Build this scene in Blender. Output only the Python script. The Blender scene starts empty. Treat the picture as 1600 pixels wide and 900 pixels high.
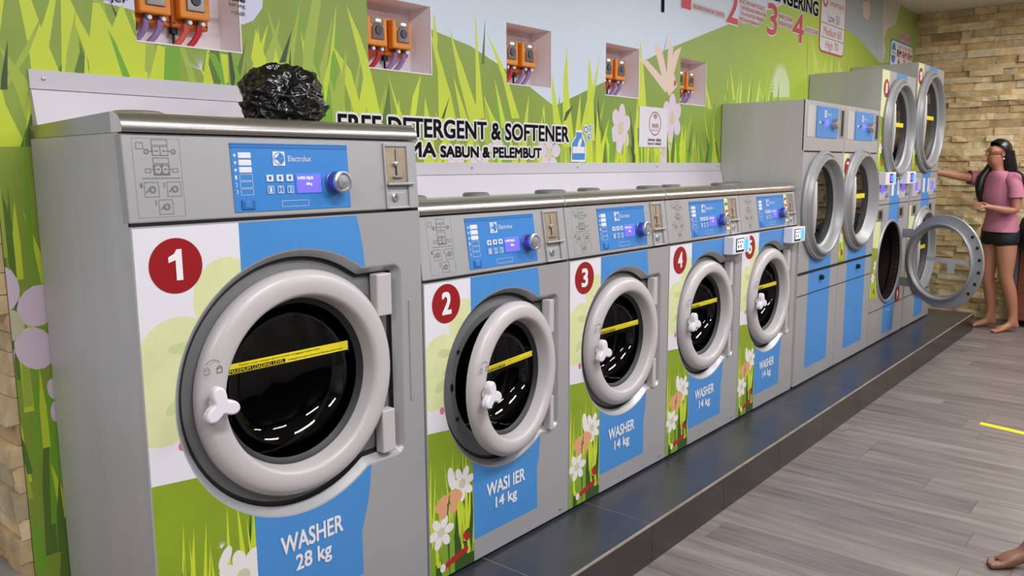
import bpy, bmesh, math, random
from mathutils import Vector, Matrix, noise
from mathutils.geometry import delaunay_2d_cdt
PI = math.pi
random.seed(7)
scene = bpy.context.scene
C = scene.collection

# ------------------------------------------------------------------ camera
cam_data = bpy.data.cameras.new('camera')
cam = bpy.data.objects.new('camera', cam_data)
C.objects.link(cam)
YAW, PITCH, ROLL = -0.8690, -0.14715, 0.00689
CAMPOS = (-1.6193, -1.7112, 1.4402)
Rm = Matrix.Rotation(YAW, 3, 'Z') @ Matrix.Rotation(PITCH, 3, 'X') @ Matrix.Rotation(ROLL, 3, 'Y')
rt, fw, up = Rm.col[0], Rm.col[1], Rm.col[2]
cam.matrix_world = Matrix(((rt.x, up.x, -fw.x, CAMPOS[0]), (rt.y, up.y, -fw.y, CAMPOS[1]),
                           (rt.z, up.z, -fw.z, CAMPOS[2]), (0, 0, 0, 1)))
cam_data.sensor_width = 36.0
cam_data.lens = 1263.88 / 1600 * 36
cam_data.clip_start = 0.05
scene.camera = cam

# ------------------------------------------------------------------ world, lamps, exposure
world = bpy.data.worlds.new('world'); scene.world = world; world.use_nodes = True
world.node_tree.nodes['Background'].inputs[0].default_value = (0.80, 0.86, 1.0, 1)
world.node_tree.nodes['Background'].inputs[1].default_value = 0.5
vs = scene.view_settings
vs.view_transform = 'Standard'; vs.look = 'None'; vs.gamma = 1.0; vs.use_curve_mapping = False
vs.exposure = 0.28
LAMPS = [(-2.7, -1.5), (-0.2, -1.5), (2.0, -1.5), (4.2, -1.5), (6.0, -1.5), (-0.8, -3.4), (2.0, -3.4), (4.8, -3.4)]  # leftmost lamp is an addition, brightening the largest washer's left side
LAMP_W = 36
for (lx, ly) in LAMPS:
    ld = bpy.data.lights.new('ceiling_lamp', 'AREA'); ld.shape = 'RECTANGLE'
    ld.size = 1.2; ld.size_y = 0.28; ld.energy = LAMP_W; ld.color = (0.985, 0.975, 1.0)
    lo = bpy.data.objects.new('ceiling_lamp', ld); C.objects.link(lo)
    lo.location = (lx, ly, 2.795)

# ------------------------------------------------------------------ helpers
def lin(c):
    def f(v):
        v /= 255.0
        return v / 12.92 if v <= 0.04045 else ((v + 0.055) / 1.055) ** 2.4
    return (f(c[0]), f(c[1]), f(c[2]), 1)

MATS = {}
def mat(name, rgb, rough=0.5, metal=0.0, var=0.0, vscale=8.0, bump=0.0, bscale=60.0, emit=0.0, spec=0.5, coat=0.0, stretch=None):
    m = bpy.data.materials.new(name); m.use_nodes = True
    nt = m.node_tree; b = nt.nodes['Principled BSDF']
    col = lin(rgb)
    b.inputs['Base Color'].default_value = col
    b.inputs['Roughness'].default_value = rough
    b.inputs['Metallic'].default_value = metal
    b.inputs['Specular IOR Level'].default_value = spec
    if coat: b.inputs['Coat Weight'].default_value = coat; b.inputs['Coat Roughness'].default_value = 0.08
    if emit:
        b.inputs['Emission Color'].default_value = col; b.inputs['Emission Strength'].default_value = emit
    if var or bump:
        geo = nt.nodes.new('ShaderNodeNewGeometry')
        src = geo.outputs['Position']
        if stretch:
            mp = nt.nodes.new('ShaderNodeMapping'); mp.inputs['Scale'].default_value = stretch
            nt.links.new(src, mp.inputs['Vector']); src = mp.outputs['Vector']
    if var:
        n = nt.nodes.new('ShaderNodeTexNoise'); n.inputs['Scale'].default_value = vscale; n.inputs['Detail'].default_value = 4
        nt.links.new(src, n.inputs['Vector'])
        mr = nt.nodes.new('ShaderNodeMapRange')
        mr.inputs['From Min'].default_value = 0.3; mr.inputs['From Max'].default_value = 0.7
        mr.inputs['To Min'].default_value = 1 - var; mr.inputs['To Max'].default_value = 1 + var
        nt.links.new(n.outputs['Fac'], mr.inputs['Value'])
        mx = nt.nodes.new('ShaderNodeVectorMath'); mx.operation = 'SCALE'
        mx.inputs[0].default_value = col[:3]
        nt.links.new(mr.outputs['Result'], mx.inputs['Scale'])
        nt.links.new(mx.outputs['Vector'], b.inputs['Base Color'])
    if bump:
        n2 = nt.nodes.new('ShaderNodeTexNoise'); n2.inputs['Scale'].default_value = bscale
        nt.links.new(src, n2.inputs['Vector'])
        bp = nt.nodes.new('ShaderNodeBump'); bp.inputs['Strength'].default_value = bump; bp.inputs['Distance'].default_value = 0.01
        nt.links.new(n2.outputs['Fac'], bp.inputs['Height']); nt.links.new(bp.outputs['Normal'], b.inputs['Normal'])
    MATS[name] = m
    return m

def glass_mat(name, tint, refl_rough=0.02, mult=1.0):
    m = bpy.data.materials.new(name); m.use_nodes = True
    nt = m.node_tree; nt.nodes.clear()
    out = nt.nodes.new('ShaderNodeOutputMaterial'); mix = nt.nodes.new('ShaderNodeMixShader')
    tr = nt.nodes.new('ShaderNodeBsdfTransparent'); tr.inputs[0].default_value = (*tint, 1)
    gl = nt.nodes.new('ShaderNodeBsdfGlossy'); gl.inputs['Roughness'].default_value = refl_rough
    lw = nt.nodes.new('ShaderNodeLayerWeight'); lw.inputs['Blend'].default_value = 0.5
    pw = nt.nodes.new('ShaderNodeMath'); pw.operation = 'POWER'; pw.inputs[1].default_value = 5.0
    ad = nt.nodes.new('ShaderNodeMath'); ad.operation = 'ADD'; ad.inputs[1].default_value = 0.04
    nt.links.new(lw.outputs['Facing'], pw.inputs[0]); nt.links.new(pw.outputs[0], ad.inputs[0])
    mu = nt.nodes.new('ShaderNodeMath'); mu.operation = 'MULTIPLY'; mu.inputs[1].default_value = mult
    nt.links.new(ad.outputs[0], mu.inputs[0]); nt.links.new(mu.outputs[0], mix.inputs[0]); nt.links.new(tr.outputs[0], mix.inputs[1]); nt.links.new(gl.outputs[0], mix.inputs[2])
    nt.links.new(mix.outputs[0], out.inputs[0])
    MATS[name] = m
    return m

def ramp_mat(name, stops, rough, source, bump=0.0, bscale=40, var=0.25, vscale=6, stretch=(1, 1, 1), spec=0.4):
    """colour per object ('object') or per mesh island ('island') through a ramp, plus grain"""
    m = bpy.data.materials.new(name); m.use_nodes = True
    nt = m.node_tree; b = nt.nodes['Principled BSDF']; b.inputs['Roughness'].default_value = rough
    b.inputs['Specular IOR Level'].default_value = spec
    geo = nt.nodes.new('ShaderNodeNewGeometry')
    if source == 'object':
        oi = nt.nodes.new('ShaderNodeObjectInfo'); r = oi.outputs['Random']
    else:
        r = geo.outputs['Random Per Island']
    cr = nt.nodes.new('ShaderNodeValToRGB'); el = cr.color_ramp.elements
    while len(el) < len(stops): el.new(0.5)
    for e, (p, c) in zip(el, stops): e.position = p; e.color = lin(c)
    nt.links.new(r, cr.inputs[0])
    mp = nt.nodes.new('ShaderNodeMapping'); mp.inputs['Scale'].default_value = stretch
    add = nt.nodes.new('ShaderNodeVectorMath'); add.operation = 'SCALE'; add.inputs[0].default_value = (7, 13, 5)
    nt.links.new(r, add.inputs['Scale'])
    ad2 = nt.nodes.new('ShaderNodeVectorMath'); ad2.operation = 'ADD'
    nt.links.new(geo.outputs['Position'], mp.inputs['Vector'])
    nt.links.new(mp.outputs[0], ad2.inputs[0]); nt.links.new(add.outputs[0], ad2.inputs[1])
    n = nt.nodes.new('ShaderNodeTexNoise'); n.inputs['Scale'].default_value = vscale; n.inputs['Detail'].default_value = 6
    nt.links.new(ad2.outputs[0], n.inputs['Vector'])
    mr = nt.nodes.new('ShaderNodeMapRange'); mr.inputs['From Min'].default_value = 0.3; mr.inputs['From Max'].default_value = 0.7
    mr.inputs['To Min'].default_value = 1 - var; mr.inputs['To Max'].default_value = 1 + var
    nt.links.new(n.outputs['Fac'], mr.inputs['Value'])
    sc = nt.nodes.new('ShaderNodeVectorMath'); sc.operation = 'SCALE'
    nt.links.new(cr.outputs[0], sc.inputs[0]); nt.links.new(mr.outputs[0], sc.inputs['Scale'])
    nt.links.new(sc.outputs[0], b.inputs['Base Color'])
    if bump:
        n2 = nt.nodes.new('ShaderNodeTexNoise'); n2.inputs['Scale'].default_value = bscale; n2.inputs['Detail'].default_value = 5
        nt.links.new(ad2.outputs[0], n2.inputs['Vector'])
        bp = nt.nodes.new('ShaderNodeBump'); bp.inputs['Strength'].default_value = bump; bp.inputs['Distance'].default_value = 0.01
        nt.links.new(n2.outputs['Fac'], bp.inputs['Height']); nt.links.new(bp.outputs['Normal'], b.inputs['Normal'])
    MATS[name] = m
    return m

def M(x): return MATS[x] if isinstance(x, str) else x

class MB:
    """collects shapes, then build() links them as ONE mesh object"""
    def __init__(s): s.v = []; s.f = []; s.m = []
    def add(s, vs, fs, mi=0):
        o = len(s.v); s.v += [tuple(p) for p in vs]; s.f += [tuple(i + o for i in f) for f in fs]; s.m += [mi] * len(fs); return s
    def box(s, x0, x1, y0, y1, z0, z1, mi=0):
        return s.add([(x0, y0, z0), (x1, y0, z0), (x1, y1, z0), (x0, y1, z0), (x0, y0, z1), (x1, y0, z1), (x1, y1, z1), (x0, y1, z1)],
                     [(0, 3, 2, 1), (4, 5, 6, 7), (0, 1, 5, 4), (1, 2, 6, 5), (2, 3, 7, 6), (3, 0, 4, 7)], mi)
    def quad(s, x0, x1, z0, z1, y, mi=0):
        return s.add([(x0, y, z0), (x1, y, z0), (x1, y, z1), (x0, y, z1)], [(0, 1, 2, 3)], mi)
    def prism(s, pts, y0, y1, mi=0):          # XZ outline (ccw seen from -Y), front y0, back y1
        n = len(pts)
        vs = [(x, y0, z) for x, z in pts] + [(x, y1, z) for x, z in pts]
        return s.add(vs, [tuple(range(n)), tuple(range(2 * n - 1, n - 1, -1))] + [(i, i + n, (i + 1) % n + n, (i + 1) % n) for i in range(n)], mi)
    def lathe(s, prof, cx, cz, n=64, mi=0, cap=False, cy=0.0):     # profile (r, y) around the Y axis
        vs = []; k = len(prof)
        for r, y in prof:
            for i in range(n):
                a = 2 * PI * i / n; vs.append((cx + r * math.cos(a), y + cy, cz + r * math.sin(a)))
        fs = [(j * n + i, j * n + (i + 1) % n, (j + 1) * n + (i + 1) % n, (j + 1) * n + i) for j in range(k - 1) for i in range(n)]
        if cap: fs.append(tuple(range((k - 1) * n, k * n)))
        return s.add(vs, fs, mi)
    def disc(s, cx, cz, r, y, n=32, mi=0, rz=None):
        rz = rz or r
        return s.add([(cx + r * math.cos(2 * PI * i / n), y, cz + rz * math.sin(2 * PI * i / n)) for i in range(n)], [tuple(range(n))], mi)
    def ring(s, cx, cz, r0, r1, y, n=40, mi=0, a0=0, a1=2 * PI):
        vs = []
        for i in range(n + 1):
            a = a0 + (a1 - a0) * i / n
            vs += [(cx + r0 * math.cos(a), y, cz + r0 * math.sin(a)), (cx + r1 * math.cos(a), y, cz + r1 * math.sin(a))]
        return s.add(vs, [(2 * i, 2 * i + 1, 2 * i + 3, 2 * i + 2) for i in range(n)], mi)
    def line(s, x0, z0, x1, z1, w, y, mi=0):
        d = Vector((x1 - x0, z1 - z0)); d.normalize(); nx, nz = -d.y * w / 2, d.x * w / 2
        return s.add([(x0 - nx, y, z0 - nz), (x1 - nx, y, z1 - nz), (x1 + nx, y, z1 + nz), (x0 + nx, y, z0 + nz)], [(0, 1, 2, 3)], mi)
    def frame(s, x0, x1, z0, z1, w, y, mi=0):
        s.quad(x0, x1, z0, z0 + w, y, mi); s.quad(x0, x1, z1 - w, z1, y, mi); s.quad(x0, x0 + w, z0, z1, y, mi); return s.quad(x1 - w, x1, z0, z1, y, mi)
    def tube(s, path, r, n=10, mi=0, cap=True):
        P = [Vector(p) for p in path]; k = len(P); rs = r if isinstance(r, (list, tuple)) else [r] * k
        vs = []; up = Vector((0.13, 0.21, 0.97)).normalized()
        for i in range(k):
            t = (P[min(i + 1, k - 1)] - P[max(i - 1, 0)]).normalized()
            a = t.cross(up)
            if a.length < 1e-3: a = t.cross(Vector((1, 0, 0)))
            a.normalize(); b = t.cross(a)
            for j in range(n):
                q = 2 * PI * j / n; vs.append(P[i] + (a * math.cos(q) + b * math.sin(q)) * rs[i])
        fs = [(i * n + j, i * n + (j + 1) % n, (i + 1) * n + (j + 1) % n, (i + 1) * n + j) for i in range(k - 1) for j in range(n)]
        if cap: fs += [tuple(range(n - 1, -1, -1)), tuple(range((k - 1) * n, k * n))]
        return s.add(vs, fs, mi)
    def cyl(s, p0, p1, r, n=20, mi=0): return s.tube([p0, p1], r, n, mi)
    def build(s, name, mats, parent=None, bevel=0.0, seg=2, smooth=False, recalc=True):
        me = bpy.data.meshes.new(name); me.from_pydata(s.v, [], s.f)
        if not isinstance(mats, (list, tuple)): mats = [mats]
        for m_ in mats: me.materials.append(M(m_))
        me.polygons.foreach_set('material_index', s.m)
        if recalc:
            bm = bmesh.new(); bm.from_mesh(me); bmesh.ops.recalc_face_normals(bm, faces=bm.faces); bm.to_mesh(me); bm.free()
        if smooth:
            me.polygons.foreach_set('use_smooth', [True] * len(me.polygons))
            try: me.set_sharp_from_angle(angle=math.radians(38))
            except Exception: pass
        me.update()
        o = bpy.data.objects.new(name, me); C.objects.link(o)
        if parent is not None: o.parent = parent
        if bevel:
            bv = o.modifiers.new('bevel', 'BEVEL'); bv.width = bevel; bv.segments = seg; bv.limit_method = 'ANGLE'; bv.angle_limit = math.radians(40)
        return o

def thing(name, label, cat, loc=(0, 0, 0), group=None, rz=0.0):
    o = bpy.data.objects.new(name, None); C.objects.link(o); o.location = loc; o.rotation_euler = (0, 0, rz)
    o.empty_display_size = 0.05
    return tag(o, label, cat, group)
def tag(o, label, cat, group=None):
    o['label'] = label; o['category'] = cat
    if group: o['group'] = group
    return o
def struct(o): o['kind'] = 'structure'; return o
def part_empty(name, parent, loc=(0, 0, 0), rot=(0, 0, 0)):
    o = bpy.data.objects.new(name, None); C.objects.link(o); o.parent = parent; o.location = loc; o.rotation_euler = rot; o.empty_display_size = 0.03
    return o

def text_mesh(name, s, box, y, m, parent=None, bold=0.0, keep=False, line=1.0):
    """flat lettering in the XZ plane fitted to box (x0,x1,z0,z1), facing -Y"""
    cu = bpy.data.curves.new(name, 'FONT'); cu.body = s; cu.size = 1.0; cu.align_x = 'CENTER'
    cu.resolution_u = 4; cu.space_line = line
    t = bpy.data.objects.new(name, cu); C.objects.link(t)
    dg = bpy.context.evaluated_depsgraph_get(); dg.update()
    me = bpy.data.meshes.new_from_object(t.evaluated_get(dg))
    bpy.data.objects.remove(t); bpy.data.curves.remove(cu)
    me.name = name
    xs = [v.co.x for v in me.vertices]; ys = [v.co.y for v in me.vertices]
    ax, bx, ay, by = min(xs), max(xs), min(ys), max(ys)
    x0, x1, z0, z1 = box
    sx, sz = (x1 - x0) / (bx - ax), (z1 - z0) / (by - ay)
    cxx = 0.5 * (x0 + x1); mid = 0.5 * (ax + bx)
    if keep: sx = sz
    for v in me.vertices: v.co = (cxx + (v.co.x - mid) * sx, y, z0 + (v.co.y - ay) * sz)
    if bold:                                   # heavier strokes: the same letters laid again a hair to each side
        V0 = [tuple(v.co) for v in me.vertices]; F0 = [tuple(p.vertices) for p in me.polygons]
        n = 4 if bold < 0.004 else 8
        V, F = list(V0), list(F0)
        for i in range(n):
            a = 2 * PI * (i + 0.5) / n; o_ = len(V)
            V += [(p[0] + bold * math.cos(a), p[1] + (i + 1) * 8e-5, p[2] + bold * math.sin(a)) for p in V0]; F += [tuple(k + o_ for k in f) for f in F0]
        me = bpy.data.meshes.new(name); me.from_pydata(V, [], F)
    me.materials.clear(); me.materials.append(M(m)); me.update()
    o = bpy.data.objects.new(name, me); C.objects.link(o)
    if parent is not None: o.parent = parent
    return o

def print_mesh(name, polys, mats, y, parent=None, eps=1e-5):
    """one flat printed sheet: polys = [(points, material index or None for a hole)], painted in order; polys[0] is the sheet"""
    vs, fs = [], []
    for pts, _ in polys:
        if sum(a[0] * b[1] - b[0] * a[1] for a, b in zip(pts, pts[1:] + pts[:1])) < 0: pts = pts[::-1]
        o = len(vs); vs += [Vector(p) for p in pts]; fs.append(list(range(o, o + len(pts))))
    ov, oe, of, _, _, ofo = delaunay_2d_cdt(vs, [], fs, 1, eps)
    keep, mi = [], []
    for f, orig in zip(of, ofo):
        if 0 not in orig: continue
        k = polys[max(orig)][1]
        if any(polys[i][1] is None for i in orig): continue
        keep.append(tuple(f)); mi.append(k)
    me = bpy.data.meshes.new(name)
    me.from_pydata([(p.x, y, p.y) for p in ov], [], keep)
    for m_ in mats: me.materials.append(M(m_))
    me.polygons.foreach_set('material_index', mi)
    bm = bmesh.new(); bm.from_mesh(me)
    for f in bm.faces:
        if f.normal.y > 0: f.normal_flip()
    bmesh.ops.delete(bm, geom=[v for v in bm.verts if not v.link_faces], context='VERTS')
    bm.to_mesh(me); bm.free(); me.update()
    o = bpy.data.objects.new(name, me); C.objects.link(o)
    if parent is not None: o.parent = parent
    return o

def ell(cx, cz, rx, rz, rot=0.0, n=18):
    c, s_ = math.cos(rot), math.sin(rot)
    return [(cx + rx * math.cos(2 * PI * i / n) * c - rz * math.sin(2 * PI * i / n) * s_,
             cz + rx * math.cos(2 * PI * i / n) * s_ + rz * math.sin(2 * PI * i / n) * c) for i in range(n)]
def flower(cx, cz, r, n, mp, mc, rot=0.0, sq=1.0, pw=0.30):
    out = []
    for i in range(n):
        a = rot + 2 * PI * i / n
        e = ell(r * 0.62, 0, r * 0.40, r * pw, 0, 14)
        out.append(([(cx + (x * math.cos(a) - z * math.sin(a)) * sq, cz + x * math.sin(a) + z * math.cos(a)) for x, z in e], mp))
    out.append((ell(cx, cz, r * 0.27 * sq, r * 0.27), mc))
    return out
def blade(bx, bz, w, h, lean, mi, bend=0.35):
    mx = bx + lean * bend
    return ([(bx - w / 2, bz), (bx + w / 2, bz), (mx + w * 0.42, bz + h * 0.5), (bx + lean, bz + h), (mx - w * 0.42, bz + h * 0.5)], mi)

def copy_tree(o, parent=None):
    c = o.copy(); C.objects.link(c); c.parent = parent
    for ch in list(o.children): copy_tree(ch, c)
    return c

# ------------------------------------------------------------------ materials
mat('cabinet_grey', (172, 171, 172), 0.42, 0.25, var=0.03, vscale=3)
mat('side_steel', (192, 190, 190), 0.40, 0.12, var=0.10, vscale=1.6, stretch=(3, 3, 0.5))
mat('stainless', (176, 172, 166), 0.27, 0.85, var=0.06, vscale=5, bump=0.02, bscale=90)
mat('ring_plastic', (192, 187, 187), 0.33, 0.0)
mat('lip_silver', (176, 175, 178), 0.34, 0.35)
mat('pan_grey', (120, 122, 122), 0.45, 0.1)
mat('rubber', (34, 35, 36), 0.5)
mat('black', (14, 14, 15), 0.5)
mat('gap_black', (8, 8, 8), 0.8)
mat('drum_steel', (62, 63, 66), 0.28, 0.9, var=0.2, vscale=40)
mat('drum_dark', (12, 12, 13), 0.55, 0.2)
mat('dryer_inside', (34, 24, 21), 0.5, 0.3, var=0.2, vscale=10)
mat('white_plastic', (228, 226, 232), 0.35)
mat('white_print', (226, 224, 230), 0.5)
mat('cream_print', (216, 221, 166), 0.5, var=0.05, vscale=14)
mat('cream_dark', (198, 208, 146), 0.5)
mat('hill_print', (134, 158, 32), 0.5, var=0.12, vscale=4)
mat('lime_print', (196, 214, 52), 0.5)
mat('grass_mid', (128, 160, 44), 0.5)
mat('grass_dark', (52, 82, 26), 0.5)
mat('petal_print', (232, 228, 226), 0.5)
mat('petal_core', (206, 202, 176), 0.5)
mat('butterfly', (222, 160, 118), 0.5)
mat('pink_print', (214, 116, 140), 0.5)
mat('red_print', (176, 34, 36), 0.5)
mat('blue_print', (72, 140, 206), 0.42, var=0.03, vscale=5)
mat('blue_panel', (58, 132, 204), 0.35)
mat('blue_dark', (38, 104, 170), 0.4)
mat('badge_red', (152, 18, 24), 0.4)
mat('screen_blue', (92, 84, 240), 0.3, emit=1.1)
mat('screen_text', (220, 222, 255), 0.4, emit=1.0)
mat('knob_metal', (182, 182, 186), 0.3, 0.7)
mat('knob_blue', (96, 104, 176), 0.35, 0.4)
mat('coin_brass', (176, 162, 138), 0.38, 0.55, var=0.12, vscale=30)
mat('print_grey', (104, 104, 106), 0.6)
mat('yellow_sticker', (232, 214, 40), 0.4)
mat('ink', (20, 18, 19), 0.9, spec=0.15)
mat('text_red', (206, 74, 84), 0.55)
mat('text_white', (236, 234, 236), 0.55)
mat('board_white', (206, 202, 210), 0.4, var=0.03, vscale=3)
mat('niche_white', (244, 236, 240), 0.6)
mat('pump_orange', (232, 140, 34), 0.4)
mat('pump_orange_dark', (206, 108, 22), 0.45)
mat('pump_window', (120, 106, 104), 0.15)
mat('pump_roller', (52, 46, 60), 0.4)
mat('pump_led', (255, 176, 120), 0.4, emit=6.0)
mat('hose_purple', (150, 120, 172), 0.35)
mat('hose_red', (196, 40, 56), 0.35)
mat('hose_orange', (216, 92, 76), 0.35)
mat('tile_slate', (48, 50, 57), 0.30, 0.0, var=0.22, vscale=5, bump=0.05, bscale=30)
mat('tile_riser', (46, 43, 41), 0.25, 0.0, var=0.2, vscale=5)
mat('grout', (150, 148, 146), 0.8)
mat('edge_trim', (168, 158, 142), 0.5, 0.3, var=0.2, vscale=12)
mat('ceiling_paint', (214, 210, 202), 0.7)
mat('wall_paint', (206, 202, 194), 0.7)
mat('mortar', (84, 68, 48), 0.9)
mat('shopfront_dark', (44, 46, 52), 0.3)  # unseen front wall, darkened so the glass doors reflect a dark room
mat('skirting_grey', (150, 146, 142), 0.5)
mat('lamp_white', (240, 240, 240), 0.5)
mat('lamp_glow', (255, 250, 244), 0.5, emit=3.0)
mat('slot_blue', (40, 150, 255), 0.4, emit=1.2)
glass_mat('door_glass', (0.26, 0.27, 0.29), 0.02, 0.9)
glass_mat('dryer_glass', (0.40, 0.39, 0.38), 0.02, 0.8)
glass_mat('clear_glass', (0.88, 0.9, 0.9))
STONE = [(0.0, (163, 135, 100)), (0.15, (207, 180, 137)), (0.35, (231, 207, 163)), (0.5, (198, 167, 122)), (0.62, (239, 218, 178)), (0.78, (185, 170, 141)), (0.9, (222, 189, 137)), (1.0, (178, 150, 113))]
ramp_mat('stone', STONE, 0.8, 'object', bump=0.6, bscale=30, var=0.22, vscale=14, spec=0.2)
ramp_mat('stone_rest', STONE, 0.8, 'island', bump=0.6, bscale=30, var=0.22, vscale=14, spec=0.2)
WOOD = [(0.0, (112, 104, 101)), (0.3, (125, 117, 112)), (0.6, (117, 109, 105)), (1.0, (131, 123, 118))]
ramp_mat('plank', WOOD, 0.36, 'object', bump=0.08, bscale=9, var=0.27, vscale=2.6, stretch=(11, 1.0, 1))
ramp_mat('plank_rest', WOOD, 0.36, 'island', bump=0.08, bscale=9, var=0.27, vscale=2.6, stretch=(11, 1.0, 1))
# mural inks
mat('mural_green', (140, 164, 58), 0.45, var=0.14, vscale=1.3)
mat('mural_sky', (210, 223, 238), 0.42, var=0.03, vscale=1)
mat('mural_sky_grey', (172, 186, 190), 0.45)
mat('mural_cloud', (204, 204, 200), 0.45)
mat('mural_pale_hill', (166, 186, 104), 0.5, var=0.08, vscale=2)
mat('mural_lime', (200, 218, 54), 0.45, var=0.06, vscale=4)
mat('mural_lime_pale', (206, 224, 104), 0.45)
mat('mural_mid', (164, 186, 66), 0.45)
mat('mural_leaf', (118, 172, 44), 0.45)
mat('mural_deep', (92, 122, 44), 0.5)
mat('mural_dark', (58, 78, 40), 0.5)
mat('mural_tan', (232, 206, 190), 0.45)
mat('mural_petal', (224, 206, 222), 0.45)
mat('mural_petal_core', (206, 202, 168), 0.45)
mat('mural_bubble', (216, 214, 240), 0.45)
mat('mural_fluff', (214, 226, 178), 0.5)
def gradient_x(name, stops, x0, x1, rough=0.45):
    m = bpy.data.materials.new(name); m.use_nodes = True; nt = m.node_tree; b = nt.nodes['Principled BSDF']
    b.inputs['Roughness'].default_value = rough
    g = nt.nodes.new('ShaderNodeNewGeometry'); sp = nt.nodes.new('ShaderNodeSeparateXYZ'); mr = nt.nodes.new('ShaderNodeMapRange')
    mr.inputs['From Min'].default_value = x0; mr.inputs['From Max'].default_value = x1
    cr = nt.nodes.new('ShaderNodeValToRGB'); el = cr.color_ramp.elements
    while len(el) < len(stops): el.new(0.5)
    for e, (p, c) in zip(el, stops): e.position = p; e.color = lin(c)
    nt.links.new(g.outputs['Position'], sp.inputs[0]); nt.links.new(sp.outputs[0], mr.inputs[0])
    nt.links.new(mr.outputs[0], cr.inputs[0]); nt.links.new(cr.outputs[0], b.inputs['Base Color'])
    MATS[name] = m
gradient_x('mural_hill_blend', [(0.0, (118, 146, 48)), (0.35, (146, 174, 62)), (0.62, (190, 216, 70)), (0.8, (184, 208, 76)), (1.0, (140, 164, 60))], 1.4, 6.0)

# ================================================================== SETTING
ZP = 0.152; WALLY = 0.50; XR = 7.10; ZC = 2.87; XL = -4.0; YF = -4.6
rnd = random.Random(11)

# ---- floor: slab and vinyl planks running away from the machines
floor = struct(MB().box(XL, XR, YF, 1.9, -0.06, -0.004).build('floor', 'mortar'))
unit = MB().box(0, 1, 0, 1, 0, 1).build('plank', 'plank'); unit_me = unit.data; bpy.data.objects.remove(unit)
PW = 0.178; PL = 1.22
rest = MB(); nplank = 0
cvec = Vector(CAMPOS)
def to_px(p):
    d = Rm.transposed() @ (Vector(p) - cvec)
    if d.y < 0.1: return None
    return (800 + 1263.88 * d.x / d.y, 450 - 1263.88 * d.z / d.y)
cells = []
x = XL; row = 0
while x < XR - 0.01:
    y = 1.9 - rnd.random() * PL
    ys = [1.9]
    while y > YF: ys.append(y); y -= PL
    ys.append(YF)
    for a, b in zip(ys[1:], ys[:-1]):
        if b - a < 0.03: continue
        x1 = min(x + PW, XR)
        vis = False
        if x > 0.2 and b > -2.6 and a < -0.28 + 0.02:
            for i in range(5):
                for j in range(3):
                    q = to_px((x + (x1 - x) * j / 2, min(a + (b - a) * i / 4, -0.29), 0))
                    if q and -5 < q[0] < 1605 and -5 < q[1] < 905: vis = True
        cells.append((x, x1, a, b, vis))
    x += PW; row += 1
G = 0.0006
for (x0, x1, a, b, vis) in cells:
    if vis and nplank < 295:
        o = bpy.data.objects.new('plank', unit_me); C.objects.link(o); o.parent = floor
        o.location = (x0 + G, a + G, -0.004); o.scale = (x1 - x0 - 2 * G, b - a - 2 * G, 0.004 + rnd.random() * 0.0004); nplank += 1
    else:
        rest.box(x0 + G, x1 - G, a + G, b - G, -0.004, 0.0)
o = rest.build('plank_field', 'plank_rest', floor); o['kind'] = 'stuff'

# ---- ceiling and outer walls
struct(MB().box(XL, XR + 0.2, YF, 1.9, ZC, ZC + 0.08).build('ceiling', 'ceiling_paint'))
struct(MB().box(XL, XR + 0.2, YF - 0.1, YF, 0, ZC).build('wall_front', 'shopfront_dark'))
struct(MB().box(XL - 0.1, XL, YF, 1.9, 0, ZC).build('wall_left', 'wall_paint'))
for (lx, ly) in LAMPS:
    pos = 'above the row of washers' if ly > -2 else 'over the open floor'
    t = thing('ceiling_light', 'white ceiling light fitting %s, %s' % (pos, {-2.7: 'added unseen to brighten the left side of the largest washer', -0.2: 'nearest the first washer', 2.0: 'halfway along the washers', 4.2: 'in front of the dryers', 6.0: 'nearest the stone wall', -0.8: 'at the near end', 4.8: 'at the far end'}[lx]), 'ceiling light', (lx, ly, 2.87), 'ceiling light fittings')
    MB().box(-0.64, 0.64, -0.17, 0.17, -0.06, 0).build('housing', 'lamp_white', t, bevel=0.01)

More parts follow.
